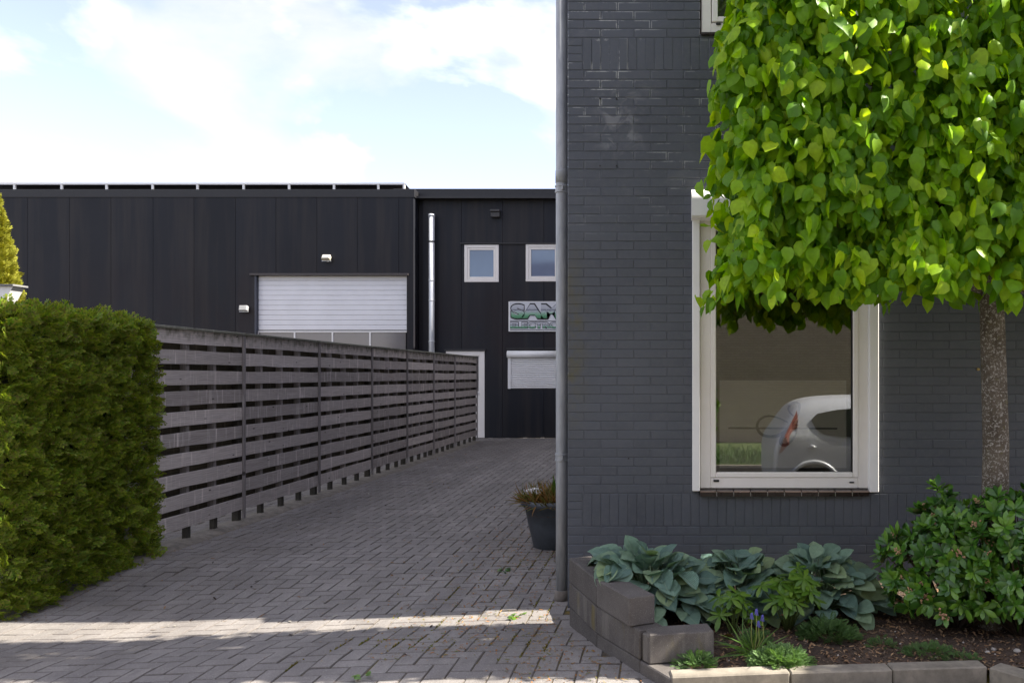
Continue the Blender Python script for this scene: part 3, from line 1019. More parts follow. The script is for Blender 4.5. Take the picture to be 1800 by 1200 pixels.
ip(MB().bbox(ja[0], xr + .03, YA - .014, YA + .3, ZA, PZ(333, YA), .004).bbox(xr - .6, jr[-1], YR - .014, YR + .3, ZR, PZ(332, YR), .004), 'parapet_flashing', TRIM)

# sectional door
gd = link('sectional_door', None, ind)
YD = YA + .10
dx0, dx1 = PX(450.5, YA), PX(714.5, YA)
z = PZ(484.5, YD)
pz = 8.7 * YD / F
for k in range(11):
    ip(MB().bbox(dx0, dx1, YD, YD + .04, z - (k + 1) * pz + .004, z - k * pz, .010), 'door_slat', SLATW, gd)
zw1 = PZ(581, YD); zw0 = zw1 - .62
wins = [PX(x, YD) for x in (453, 518, 584.5, 650.5, 714.5)]
ip(MB().bbox(dx0, dx1, YD - .008, YD + .04, zw1 - .045, zw1 - .005, .004), 'window_rail', WHITE2, gd)
for k in range(4):
    a, b = wins[k], wins[k + 1]
    w_ = MB().bbox(a - .02, a + .02, YD - .009, YD + .04, zw0, zw1 - .04, .003)
    ip(w_, 'door_mullion', WHITE2, gd)
    ip(MB().box(a + .021, b - .021, YD + .012, YD + .02, zw0, zw1 - .046), 'door_pane', simple('smoked_door_pane', (.17, .16, .17), .12, .12, .8, spec=.8), gd)
for k in range(9):
    zz = zw0 - k * .15
    if zz - .145 > 0:
        ip(MB().bbox(dx0, dx1, YD, YD + .04, zz - .146, zz, .008), 'door_slat', SLATW, gd)
ip(MB().box(PX(440, YA), PX(718, YA), YA - .05, YA + .02, PZ(484, YA), PZ(480.5, YA)), 'door_lintel', simple('lintel_strip', (.06, .05, .048), .5, .2), gd)
ip(MB().box(GD[0], PX(450.3, YA), YA - .002, YA + .14, -.05, GD[3]), 'door_jamb', simple('blue_grey_jamb', (.05, .055, .075), .5), gd)

# small upper windows
def small_window(o_):
    w = link('window', None, ind)
    m_ = framebox(o_[0] + .004, o_[1] - .004, o_[2] + .004, o_[3] - .004, .075, YR - .012, YR + .06, .006); ip(m_, 'frame', WHITE, w)
    ip(framebox(o_[0] + .08, o_[1] - .08, o_[2] + .08, o_[3] - .08, .055, YR - .002, YR + .05, .006), 'sash', WHITE, w)
    ip(MB().box(o_[0] + .134, o_[1] - .134, YR + .02, YR + .028, o_[2] + .134, o_[3] - .134), 'pane', simple('sky_tinted_glass', (.10, .16, .26), .04, .15, .7, spec=1.0), w)
small_window(WN1); small_window(WN2)
ip(MB().box(PX(809, YR), PX(1000, YR), YR - .04, YR + .0, PZ(429, YR), PZ(427, YR)), 'drip_strip', DARKM)

# personnel door
dr = link('door', None, ind)
ip(framebox(DR[0], DR[1], 0.0, DR[3], .11, YR - .02, YR + .06, .005), 'frame', WHITE, dr)
ip(MB().bbox(DR[0] + .11, DR[1] - .11, YR + .0, YR + .05, .04, DR[3] - .11, .004), 'door_leaf', WHITE, dr)
ip(MB().box(DR[0] + .2, PX(841, YR), YR - .006, YR + .002, PZ(687, YR), PZ(626, YR)), 'pane', simple('black_door_glass', (.012, .012, .014), .08, .1, spec=.8), dr)
ip(MB().bbox(PX(838.5, YR), PX(843, YR), YR - .04, YR + .0, PZ(692, YR), PZ(690, YR), .004), 'handle', STEEL, dr)
ip(MB().bbox(DR[0] + .2, PX(842, YR), YR - .008, YR + .001, .10, PZ(760, YR), .004), 'kick_rail', WHITE2, dr)
ip(MB().box(DR[0] - .03, DR[1] + .03, YR - .05, YR - .0, PZ(616.5, YR), PZ(613.5, YR)), 'drip_strip', DARKM, dr)

# roller shutter window
sw = link('window', None, ind)
ip(MB().box(SW[0], SW[1], YR + .03, YR + .06, SW[2], SW[3]), 'backing', WHITE2, sw)
ip(MB().tube([(SW[0] - .01, YR - .045, PZ(622.5, YR)), (SW[1], YR - .045, PZ(622.5, YR))], .088, 20), 'shutter_box', WHITE2, sw, True)
for a, b in ((893, 898.5), (994, 1000)):
    ip(MB().bbox(PX(a, YR), PX(b, YR), YR - .03, YR + .02, SW[2], PZ(624, YR), .004), 'guide_rail', WHITE2, sw)
m_ = MB()
nn = 14
zt, zb = PZ(629, YR), PZ(682.5, YR)
for k in range(nn):
    z0 = zb + (zt - zb) * k / nn; h = (zt - zb) / nn
    a, b = PX(898.5, YR), PX(994, YR)
    m_.add([(a, YR + .004, z0), (b, YR + .004, z0), (b, YR - .016, z0 + h * .22), (a, YR - .016, z0 + h * .22), (b, YR - .016, z0 + h * .72), (a, YR - .016, z0 + h * .72), (b, YR + .004, z0 + h * .97), (a, YR + .004, z0 + h * .97)],
           [(0, 1, 2, 3), (3, 2, 4, 5), (5, 4, 6, 7)])
o = ip(m_, 'shutter_slats', WHITE2, sw); o['kind'] = 'stuff'
ip(MB().box(SW[0] - .03, SW[1], YR - .05, YR, PZ(613.5, YR), PZ(611.5, YR)), 'drip_strip', DARKM, sw)
# vent hood high on the wall
ip(MB().bbox(PX(864, YR), PX(879.5, YR), YR - .12, YR, PZ(383, YR), PZ(374, YR), .01).bbox(PX(863.5, YR), PX(880, YR), YR - .16, YR, PZ(373.5, YR), PZ(370, YR), .006), 'vent_hood', simple('dusty_vent', (.05, .047, .046), .6, .3))

# flue pipe on the wall
flue = empty('flue_pipe', 'thin stainless flue pipe running up the dark wall beside the sectional door', 'flue pipe', (PX(762, YR), YR - .16, 0))
fr = .07
ft = PZ(380, YR - .16)
MB().tube([(0, 0, 0), (0, 0, ft)], fr, 20).build('pipe', STEEL, flue, True)
MB().tube([(0, 0, ft), (0, 0, ft + .012), (0, 0, ft + .05)], [fr + .012, fr + .014, fr + .008], 20).build('cap', STEEL, flue, True)
for py in (425, 493, 528, 600):
    z = PZ(py, YR - .16)
    MB().tube([(0, 0, z - .02), (0, 0, z - .012), (0, 0, z + .012), (0, 0, z + .02)], [fr, fr + .009, fr + .009, fr], 20).box(-.015, .015, .06, .155, z - .012, z + .012).build('clamp', STEEL if py != 425 else DARKM, flue)

# shop sign
sy = YR - .045
sgn = empty('wall_sign', 'white sign board with torn green and black lettering above the roller shutter', 'sign', (PX(895, YR), sy, PZ(582, YR)))
sx = PX(895, YR); sz = PZ(583, sy); ex = PX(1010, sy) - sx; hz = PZ(531, sy) - PZ(583, sy)
t = NT('sign_face')
_v = t.noise(t.mapping(t.pos(), (1, 1, 1)), 14, 5, .8, 1.5)
_b = t.mix(t.ramp(_v, [(.60, 0.0), (.66, .8)]), (.62, .63, .66), (.10, .10, .10))
_z = t.band(t.sep(t.pos())[2], PZ(552, YR), PZ(530, YR), .12)
SIGNF = t.set(t.mix(_z, (.66, .67, .70), _b), .5, 0, .3)
MB().bbox(0, ex, 0, .04, 0, hz, .003).build('board', SIGNF, sgn)
MB().box(-.006, ex, -.006, .0405, -.008, .012).box(-.006, .03, -.006, .0405, .0125, hz).box(.031, ex, -.006, .0405, hz - .01, hz + .004).build('board_edge', WHITE2, sgn)
MB().box(.02, ex - .02, -.004, -.001, hz * .335, hz * .352).box(.02, ex - .02, -.004, -.001, .02, .035).build('rule_line', BLACK, sgn)
def letters(txt, x, z, size, w, off, name, mat, y):
    c = bpy.data.curves.new(name, 'FONT')
    c.body = txt; c.size = size; c.offset = off; c.extrude = .002; c.space_character = .98
    o = bpy.data.objects.new('tmp', c); COL.objects.link(o)
    bpy.context.view_layer.update()
    me = bpy.data.meshes.new_from_object(o.evaluated_get(bpy.context.evaluated_depsgraph_get()))
    bpy.data.objects.remove(o)
    me.name = name
    xs = [v.co.x for v in me.vertices]; ys_ = [v.co.y for v in me.vertices]
    fx = w / (max(xs) - min(xs)); fz = size / (max(ys_) - min(ys_))
    for v in me.vertices:
        v.co = Vector(((v.co.x - min(xs)) * fx, -v.co.z, (v.co.y - min(ys_)) * fz))
    me.materials.clear(); me.materials.append(mat)
    return link(name, me, sgn, (x, y, z))
def letter_mat(z0, z1, name):
    t = NT(name)
    Z = t.sep(t.pos())[2]
    mr = t.n('ShaderNodeMapRange'); mr.inputs[1].default_value = z0; mr.inputs[2].default_value = z1
    t.l(t.math('ADD', Z, t.math('MULTIPLY', t.math('SUBTRACT', t.noise(t.pos(), 20, 3), .5), .06)), mr.inputs[0])
    c = t.ramp(mr.outputs[0], [(0, (.03, .15, .06)), (.22, (.10, .32, .16)), (.45, (.30, .44, .36)), (.58, (.42, .45, .50)), (.63, (.12, .13, .16)), (.75, (.42, .44, .48)), (1, (.5, .51, .55))])
    return t.set(c, .4)
k = sy / F
wS = 90 * k
letters('SAM', .040, hz * .385, hz * .56, wS * 1.02, .034, 'lettering', BLACK, -.006)
letters('SAM', .060, hz * .43, hz * .47, wS * .97, .022, 'lettering', letter_mat(sz + hz * .43, sz + hz * .9, 'sign_letter_upper'), -.010)
letters('ELECTRO', .030, hz * .085, hz * .235, 87 * k, .014, 'lettering', BLACK, -.006)
letters('ELECTRO', .036, hz * .10, hz * .20, 86 * k, .007, 'lettering', letter_mat(sz + hz * .10, sz + hz * .3, 'sign_letter_lower'), -.010)

# flood lights
def flood(px, py, label, Yw, tilt, body):
    e = empty('floodlight', label, 'lamp', (PX(px, Yw), Yw - .1, PZ(py, Yw)), 'floodlights on the dark wall')
    M_ = Matrix.Rotation(R(tilt), 4, 'X')
    MB().bbox(-.10, .10, -.05, .05, -.065, .065, .012, M_).build('housing', body, e)
    MB().box(-.082, .082, -.056, -.0505, -.05, .05, M_).build('lamp_glass', simple('frosted_lamp_glass', (.42, .42, .40), .2), e)
    MB().box(-.02, .02, .0, .10, -.085, -.055).box(-.11, .11, -.005, .01, -.085, -.07).build('bracket', STEEL, e)
flood(432, 542.5, 'square grey floodlight low on the dark wall left of the sectional door', YA, -12, simple('grey_lamp_housing', (.30, .30, .31), .5))
flood(576.5, 454, 'cream floodlight mounted above the white sectional door', YA, -38, simple('cream_lamp_housing', (.45, .42, .33), .5))

# solar panels on the roof edge
sup = [-56, 25, 108, 187, 268, 347, 428, 508, 587, 665, 710]
SLR = simple('solar_panel_underside', (.028, .022, .022), .5, .3, 4)
YS = YA + .45
for i, (a, b) in enumerate(zip(sup[:-1], sup[1:])):
    xa, xb = PX(a + 2, YS), PX(b + 2, YS)
    names = ['solar panel at the far left of the roof edge row, partly out of view', 'second solar panel of the roof row, above the golden conifer', 'third solar panel of the row on the hall roof, counted from the left',
             'fourth solar panel of the row on the hall roof, counted from the left', 'fifth solar panel of the roof row, left of the sectional door', 'sixth solar panel, above the left jamb of the sectional door',
             'seventh solar panel of the row, above the left half of the sectional door', 'eighth solar panel, above the cream floodlight', 'ninth solar panel of the row, above the right half of the sectional door',
             'short solar panel closing the right end of the roof row']
    e = empty('solar_panel', names[i], 'solar panel', ((xa + xb) / 2, YS, PZ(333, YA)), 'solar panels along the hall roof edge')
    hw = (xb - xa) / 2
    zt = PZ(321.5, YS) - PZ(333, YA); dz = -.24; D_ = 1.7
    th = .035
    q = [(-hw, 0, zt), (hw - .006, 0, zt), (hw - .006, D_, zt + dz), (-hw, D_, zt + dz)]
    MB().add([*q, *[(x, y, z - .02) for x, y, z in q]], [(0, 1, 2, 3), (7, 6, 5, 4), (0, 4, 5, 1), (1, 5, 6, 2), (2, 6, 7, 3), (3, 7, 4, 0)]).build('cell_sheet', SLR, e)
    MB().box(-hw, hw - .006, -.012, -.001, zt - .045, zt + .002).build('panel_frame', WHITE2, e)
    MB().box(hw - .055, hw - .005, -.004, .04, -.02, zt - .046).build('support', WHITE2, e)
    MB().box(hw - .05, hw - .01, D_ - .05, D_ - .01, -.02, zt + dz - .022).build('support', DARKM, e)

# ------------------------------------------------------------------ timber fence
XF = -4.45
fence = empty('timber_fence', 'weathered grey hit and miss timber fence running along the driveway', 'fence', (XF, 13, 0))
def fp(mb, name, mat, parent=fence):
    o = mb.build(name, mat, parent)
    o.data.transform(Matrix.Translation((-XF, -13, 0)))
    return o
post_px = [427, 560, 653, 715, 762, 799, 838]
py_ = [F * -XF / (VX - x) for x in post_px]
py_ = [2 * py_[0] - py_[1]] + py_
ZB, PITCH, BH = .136, .1885, .130
def board(y0, y1, z, h, x, th, seg=9):
    mb = MB(); vs = []
    n1_, n2_ = random.uniform(0, 99), random.uniform(0, 99)
    for i in range(seg + 1):
        y = y0 + (y1 - y0) * i / seg
        wob = .010 * (noise.noise(Vector((y * 1.3, n1_, 0))))
        wb = .009 * (noise.noise(Vector((y * 2.0, n2_, 3))))
        bow = .004 * noise.noise(Vector((y * 1.5, n2_, 9)))
        for dx, zz in ((0, z + wb), (0, z + h + wob), (-th, z + h + wob), (-th, z + wb)):
            vs.append((x + dx + bow + (.003 if zz == z else 0), y, zz))
    fs = [(3, 2, 1, 0), (4 * seg, 4 * seg + 1, 4 * seg + 2, 4 * seg + 3)]
    for i in range(seg):
        for k in range(4):
            a = 4 * i + k; b = 4 * i + (k + 1) % 4
            fs.append((a, b, b + 4, a + 4))
    mb.add(vs, fs)
    return mb
for a, b in zip(py_[:-1], py_[1:]):
    for k in range(10):
        z = ZB + k * PITCH + random.gauss(0, .0015)
        fp(board(a + .012, b - .004, z, BH, XF, .019), 'board', WOOD)
        if k < 9:
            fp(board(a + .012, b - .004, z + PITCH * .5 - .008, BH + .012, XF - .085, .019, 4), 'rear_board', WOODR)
    for q in (.235, .49, .735):
        y = a + (b - a) * q
        fp(MB().box(XF - .084, XF - .0205, y - .022, y + .022, .12, 1.95), 'batten', WOODV)
        fp(MB().bbox(XF - .060, XF - .012, y - .032, y + .032, -.05, .135, .003), 'batten_foot', WOODD)
for i, y in enumerate(py_):
    fp(MB().bbox(XF - .09, XF - .021, y - .06, y + .009, -.05, 1.96, .004), 'post', WOODD)
    fp(MB().bbox(XF + .001, XF + .022, y - .02, y + .02, .045, 1.955, .003), 'cover_strip', WOODV)
for a, b in zip(py_[:-1], py_[1:]):
    fp(MB().bbox(XF - .085, XF + .028, a + .001, b - .001, 1.962, 1.986, .003), 'cap_rail', wood_mat('lichen_cap_wood', (.16, .16, .13), (.30, .30, .24), 'y') if a == py_[0] else bpy.data.materials['lichen_cap_wood'])

mb = MB()
xs_ = [XF - .22, XF - .12, XF - .02, XF + .07, XF + .16]
ys_ = np.linspace(6.9, 19.6, 90)
for y in ys_:
    for k, x in enumerate(xs_):
        mb.v.append((x + .04 * noise.noise(Vector((y * 2, k, 0))), y, (-.004, .022, .030, .018, -.008)[k] + .012 * noise.noise(Vector((y * 5, k * 3.0, 2)))))
for j in range(len(ys_) - 1):
    for k in range(4):
        a_ = j * 5 + k; mb.f.append((a_, a_ + 1, a_ + 6, a_ + 5))
o = mb.build('sand_strip', simple('gritty_sand_dirt', (.17, .15, .12), .95, .4, 9, .8, 160, grime=.6), smooth=True)
tag(o, kind='structure')
# overgrown garden behind the fence, dimly seen through the gaps
# ------------------------------------------------------------------ foliage templates
def lime_leaf(fold=.35, curl=.25, wid=1.0, twist=0.0):
    vs = []
    rib = [(0, 0), (0, .30), (0, .64), (0, 1.12)]
    side = [(.27, -.07), (.49, .22), (.43, .60), (.19, .90)]
    for x, y in rib: vs.append((0, y))
    for s_ in (-1, 1):
        for x, y in side: vs.append((s_ * x * wid, y))
    V3 = [(x, y, -fold * abs(x) - curl * y * y + twist * x * y) for x, y in vs]
    fs = []
    for s_, o_ in ((-1, 4), (1, 8)):
        q = [(0, o_, o_ + 1, 1), (1, o_ + 1, o_ + 2, 2), (2, o_ + 2, o_ + 3, 3)]
        if s_ > 0: q = [tuple(reversed(f)) for f in q]
        fs += [tuple(reversed(f)) for f in q]
    return V3, fs
def blade_leaf(wid=.3, fold=.3, curl=.25, seg=3, peak=.5, cup=0.0):
    """pointed leaf with a midrib; length 1"""
    vs = [(0, 0, 0)]
    for i in range(1, seg + 1):
        y = i / (seg + 1)
        w = wid * (math.sin(math.pi * (y ** (math.log(.5) / math.log(peak)))) ** .8)
        for u in (-1, 0, 1):
            vs.append((u * w, y, -fold * abs(u) * w * (1 - cup * 2) - curl * y * y))
    vs.append((0, 1, -curl))
    fs = [(0, 2, 1), (0, 3, 2)]
    for i in range(seg - 1):
        a = 1 + 3 * i
        fs += [(a, a + 1, a + 4, a + 3), (a + 1, a + 2, a + 5, a + 4)]
    a = 1 + 3 * (seg - 1); e = len(vs) - 1
    fs += [(a, a + 1, e), (a + 1, a + 2, e)]
    return vs, fs
def hosta_leaf(fold=-.35, curl=.35, wid=.40, wav=.02):
    vs = []; fs = []
    prof = [(0.0, .04), (.06, .30), (.18, .62), (.34, .90), (.5, 1.0), (.66, .88), (.82, .60), (.93, .28), (1.0, .0)]
    us = (-1, -.55, 0, .55, 1)
    for j, (y, w) in enumerate(prof):
        for u in us:
            x = u * w * wid
            z = -fold * abs(u) ** 1.3 * w * wid - curl * y * y + wav * math.sin(y * 11 + u * 2) * abs(u)
            if j == 0 or j == len(prof) - 1: pass
            yy = y - (.05 * abs(u) if j < 2 else 0)
            vs.append((x, yy, z))
    n = len(us)
    for j in range(len(prof) - 1):
        for i in range(n - 1):
            a = j * n + i
            fs.append((a, a + 1, a + n + 1, a + n))
    return vs, fs
def spray(seed, n=5, L_=1.0):
    """flat scale-leaved spray, length 1"""
    rr = random.Random(seed)
    vs, fs = [], []
    def quad(x, y, an, l, w, z0, dz):
        ca, sa = math.cos(an), math.sin(an)
        b = len(vs)
        for u, v in ((0, 0), (w, l * .45), (0, l), (-w, l * .45)):
            vs.append((x + u * ca + v * sa, y - u * sa + v * ca, z0 + dz * v / max(l, 1e-5)))
        fs.append((b, b + 1, b + 2, b + 3))
    quad(0, 0, 0, 1.0, .028, 0, -.12)
    for i in range(n):
        y = .14 + .8 * i / n
        for s_ in (-1, 1):
            an = s_ * R(rr.uniform(32, 52)); l = (.48 - .34 * i / n) * rr.uniform(.8, 1.15)
            zz = -.12 * y * y
            quad(0, y, an, l, .046, zz, rr.uniform(-.10, .05))
            if l > .2:
                for q in (.4, .7):
                    xx, yy = math.sin(an) * l * q, y + math.cos(an) * l * q
                    quad(xx, yy, an - s_ * R(42), l * .42, .038, zz, rr.uniform(-.06, .03))
                    quad(xx, yy, an + s_ * R(38), l * .34, .038, zz, rr.uniform(-.06, .03))
    return vs, fs
LT = [lime_leaf(f, c, w, t) for f, c, w, t in ((.30, .22, 1, .1), (.55, .35, .95, -.15), (.12, .15, 1.05, .1), (.8, .4, .9, .2), (.35, .5, 1, -.1), (-.25, .3, .95, .15), (1.2, .3, .9, 0))]
SPR = [spray(s) for s in range(5)]

def noise_field(P, sc, seed=0):
    return np.array([noise.noise(Vector((p[0] * sc + seed, p[1] * sc - seed, p[2] * sc + 2 * seed))) for p in P])

# ------------------------------------------------------------------ clipped lime tree
TX, TY = PX(1746, 4.75), 4.75
tree = empty('lime_tree', 'box clipped lime tree in fresh green leaf, its trunk behind the flowering shrub', 'tree', (TX, TY, .15))
def box_shell(n, x0, x1, y0, y1, z0, z1, faces, disp=.10, depth=.25, seed=3, sc=2.6, rr=.22):
    """points on and just inside the faces of a clipped block; returns points and outward normals"""
    areas = {'front': (x1 - x0) * (z1 - z0), 'back': (x1 - x0) * (z1 - z0), 'left': (y1 - y0) * (z1 - z0), 'right': (y1 - y0) * (z1 - z0), 'bottom': (x1 - x0) * (y1 - y0), 'top': (x1 - x0) * (y1 - y0)}
    wts = np.array([areas[f] * w for f, w in faces.items()])
    cnt = (n * wts / wts.sum()).astype(int)
    P, N_ = [], []
    for (f, _), c in zip(faces.items(), cnt):
        u, v = RNG.random(c), RNG.random(c)
        if f in ('front', 'back'):
            p = np.stack([x0 + (x1 - x0) * u, np.full(c, y0 if f == 'front' else y1), z0 + (z1 - z0) * v], 1); nn_ = np.array([0, -1 if f == 'front' else 1, 0])
        elif f in ('left', 'right'):
            p = np.stack([np.full(c, x0 if f == 'left' else x1), y0 + (y1 - y0) * u, z0 + (z1 - z0) * v], 1); nn_ = np.array([-1 if f == 'left' else 1, 0, 0])
        else:
            p = np.stack([x0 + (x1 - x0) * u, y0 + (y1 - y0) * v, np.full(c, z0 if f == 'bottom' else z1)], 1); nn_ = np.array([0, 0, -1 if f == 'bottom' else 1])
        d = disp * noise_field(p, sc, seed) * 1.6 + disp * .5 * noise_field(p, sc * 3.3, seed + 5)
        d -= depth * RNG.random(c) ** 1.8
        p = p + nn_[None, :] * d[:, None]
        P.append(p); N_.append(np.tile(nn_, (c, 1)).astype(float))
    P = np.concatenate(P); N_ = np.concatenate(N_)
    # round the edges of the block
    c3 = np.array([(x0 + x1) / 2, (y0 + y1) / 2, (z0 + z1) / 2]); h3 = np.array([(x1 - x0) / 2, (y1 - y0) / 2, (z1 - z0) / 2])
    rel = np.abs(P - c3) - (h3 - rr)
    rel = np.clip(rel, 0, None)
    ln = np.linalg.norm(rel, axis=1)
    over = np.clip(ln - rr, 0, None)
    dirv = np.sign(P - c3) * rel / (ln[:, None] + 1e-6)
    P = P - dirv * over[:, None]
    m_ = ln > .05
    N_[m_] = N_[m_] * .5 + dirv[m_] * .8
    return P, N_
CX0, CX1, CY0, CY1, CZ0, CZ1 = PX(1299, 4.38), 5.4, 4.29, 5.20, 2.10, 4.75
P, N_ = box_shell(11500, CX0, CX1, CY0, CY1, CZ0, CZ1, {'front': 2.6, 'left': 3.0, 'bottom': 1.8, 'top': 1.1, 'back': .9, 'right': .4}, .13, .34)
P = P - N_ * .07
# drooping shoots: leaves strung along a twig that leaves the block and hangs
def shoots(n, x0, x1, z0, z1, face):
    Ps, Ns = [], []
    for _ in range(n):
        x = random.uniform(x0, x1); z = random.uniform(z0, z1)
        if face == 'front': b = Vector((x, CY0 + .10, z)); o_ = Vector((random.gauss(0, .45), -1, 0))
        elif face == 'left': b = Vector((CX0 + .10, random.uniform(CY0 + .1, CY1 - .1), z)); o_ = Vector((-1, random.gauss(-.25, .5), 0))
        else: b = Vector((x, random.uniform(CY0 + .05, CY1 - .1), CZ0 + .10)); o_ = Vector((random.gauss(0, .4), random.gauss(-.3, .4), -.9))
        o_.normalize()
        L_ = random.uniform(.12, .30) * (1.25 if random.random() < .18 else 1)
        if face == 'bottom': L_ *= .55
        m_ = int(6 + L_ * 30)
        for k in range(m_):
            t = (k + .5) / m_
            p = b + o_ * (L_ * (.25 + .75 * t) - .08) + Vector((0, 0, .10 * t - .26 * t * t)) * (L_ / .2)
            p += Vector((random.gauss(0, .028), random.gauss(0, .022), random.gauss(0, .028)))
            Ps.append(p); Ns.append(o_ + Vector((random.gauss(0, .25), 0, 0)))
    return np.array([tuple(p) for p in Ps]), np.array([tuple(q) for q in Ns])
for n_, f_, xa, xb in ((720, 'front', CX0 + .05, 2.3), (200, 'front', 2.3, CX1), (190, 'left', 0, 0), (190, 'bottom', CX0 + .1, 2.6), (90, 'bottom', 2.6, CX1)):
    a_, b_ = shoots(n_, xa, xb, CZ0 + .02, 3.75 if f_ == 'front' and xb < 3 else 4.7, f_)
    P = np.concatenate([P, a_]); N_ = np.concatenate([N_, b_])
ni = 3000
P3 = np.stack([RNG.uniform(CX0 + .15, CX1 - .1, ni), RNG.uniform(CY0 - .08, CY1 + .02, ni), RNG.uniform(CZ0 + .25, CZ1, ni)], 1)
P = np.concatenate([P, P3]); N_ = np.concatenate([N_, RNG.normal(0, 1, (ni, 3))])
# drooping shoots that break the outline
for (px, py, yy, n_) in ((1340, 545, 4.35, 22), (1440, 555, 4.34, 22), (1500, 560, 4.33, 34), (1640, 560, 4.33, 24), (1655, 520, 4.3, 16), (1770, 585, 4.28, 26), (1276, 90, 4.5, 10), (1268, 270, 4.5, 12), (1270, 400, 4.5, 12), (1264, 180, 4.6, 12), (1262, 330, 4.6, 12), (1560, 540, 4.5, 14)):
    c = at(px, py - (62 if py > 500 else 22), yy + .10)
    q = np.array(c)[None, :] + RNG.normal(0, 1, (n_, 3)) * np.array([.030, .030, .042])
    P = np.concatenate([P, q]); N_ = np.concatenate([N_, np.tile([[-.1, -1, 0.]], (n_, 1))])
lo_ = (P[:, 2] > 1.93)
P, N_ = P[lo_], N_[lo_]
qx = VX + P[:, 0] / P[:, 1] * F; qy = VY - (P[:, 2] - EYE) / P[:, 1] * F
pk = noise_field(P, 5.5, 31)
ok = ~((pk > .22) & (P[:, 1] < CY0 + .13) & (np.abs(P[:, 0]) < 3)) & ~((qx < 1290 - .42 * np.clip(qy, 0, 110)) & (qy < 110) & (P[:, 1] < 5.3)) | (P[:, 2] > 3.9)
P, N_ = P[ok], N_[ok]
n = len(P)
shoot = P[:, 2] < 1.86
rn = RNG.normal(0, 1, (n, 3))
Nn = N_ + np.array([0, 0, .42])[None, :] + rn * np.array([.75, .50, .42])
Nn[:, 2] = np.where(N_[:, 2] < -.3, np.abs(Nn[:, 2]) * .4 + .1, Nn[:, 2])
outw = N_.copy(); outw[:, 2] = 0
T = np.array([0, 0, -1.0])[None, :] + outw * .42 + RNG.normal(0, 1, (n, 3)) * np.array([.50, .38, .30])
S = np.where(shoot, .85, 1) * RNG.uniform(.055, .090, n) * np.where(RNG.random(n) < .12, .65, 1)
front = (P[:, 1] < 4.55) & (P[:, 0] > CX0 - .1) & (P[:, 0] < 2.0) & (P[:, 2] < 3.55) & (P[:, 2] > 1.5)
score = np.where(front, S * (5.2 - P[:, 1]) ** 2, 0)
pl = np.array(tree.location)
foliage(tree, 'leaf', 'crown', LT, frames(T, Nn), P, S, LIME, 300, score)
tk = MB()
tz = [-.2, .3, 1.0, 1.9, 2.6, 3.8]
tk.tube([(0 + .012 * math.sin(z * 2), .01 * math.cos(z * 3), z) for z in tz], [.088, .076, .071, .066, .055, .03], 22)
o = tk.build('trunk', BARK, tree, True)
for (x_, y_) in ((1825, 4.5),): pass
br = MB()
for z in (1.95, 2.35, 2.75, 3.2, 3.6):
    for s_ in (-1, 1):
        ln_ = (TX - CX0 - .15) if s_ < 0 else 2.6
        br.tube([(0, 0, z - .1), (s_ * ln_ * .35, -.03, z + .06), (s_ * ln_ * .7, .04, z + .02), (s_ * ln_, -.02, z + .05)], [.03, .022, .014, .006], 6)
br.build('branch', BARK, tree, True)
tw = MB()
for i in range(60):
    x_ = random.uniform(CX0 - TX + .1, 1.2); z_ = random.uniform(1.75, 3.4)
    a = Vector((x_, -.05, z_)); b = a + Vector((random.uniform(-.2, .2), -.32, random.uniform(-.08, .2)))
    tw.tube([a, (a + b) / 2 + Vector((0, 0, .05)), b], [.006, .004, .002], 4)
o = tw.build('twigs', simple('reddish_twig', (.13, .055, .03), .6), tree, True); o['kind'] = 'stuff'

# unseen next tree of the row, added right of the view to shade the kerb
t2 = empty('lime_tree', 'unseen second lime tree right of both evergreen shrubs, added to shade the kerb', 'tree', (6.4, 4.15, .1))
P, N_ = box_shell(4200, 5.0, 7.8, 3.88, 4.4, 2.0, 4.6, {'front': 1, 'back': 1, 'left': 2, 'top': 1.5, 'bottom': 1, 'right': .5}, .12, .25)
n = len(P)
m = scatter_mesh('crown', LT, frames(np.array([0, 0, -1.0])[None, :] + RNG.normal(0, .5, (n, 3)), N_ + RNG.normal(0, .6, (n, 3)) + [0, 0, .4]), to_local(P, t2) if False else P - np.array(t2.location), RNG.uniform(.062, .102, n), LIME)
link('crown', m, t2)['kind'] = 'stuff'
MB().tube([(0, 0, -.3), (0, 0, 1.2), (0, 0, 3.6)], [.09, .07, .04], 14).build('trunk', BARK, t2, True)

# ------------------------------------------------------------------ thuja hedge
HX = -4.42
hedge = empty('thuja_hedge', 'clipped thuja hedge at the near end of the timber fence', 'hedge', (HX - .35, 6, 0))
def to_local(P, e): return P - np.array(e.location)
hy0, hy1 = 5.62, 7.24
P, N_ = box_shell(8600, HX - .75, HX, hy0, hy1, -.10, 1.96, {'right': 2.6, 'back': 1.5, 'top': 1.8, 'front': 1.2, 'left': .4}, .065, .15, 11, 5.0, rr=.05)
keep = ~((P[:, 1] < 5.2) & (RNG.random(len(P)) < .4))
P, N_ = P[keep], N_[keep]
n = len(P)
T = N_ * .75 + np.array([0, 0, .42])[None, :] + RNG.normal(0, .42, (n, 3))
Nn = np.array([0, 0, 1.0])[None, :] * .5 + RNG.normal(0, .8, (n, 3))
S = RNG.uniform(.075, .165, n)
m = scatter_mesh('foliage', SPR, frames(T, Nn), to_local(P, hedge), S, THUJA)
o = link('foliage', m, hedge); o['kind'] = 'stuff'
mb = MB()
nx_, nz_ = 20, 14
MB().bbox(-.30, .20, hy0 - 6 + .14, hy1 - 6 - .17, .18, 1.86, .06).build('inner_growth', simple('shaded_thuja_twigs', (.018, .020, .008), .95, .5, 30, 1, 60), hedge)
tk = MB()
for i in range(6):
    y = hy0 - 6 + .25 + i * .26
    tk.tube([(.0, y, -.1), (.02, y, .5)], [.035, .03], 8)
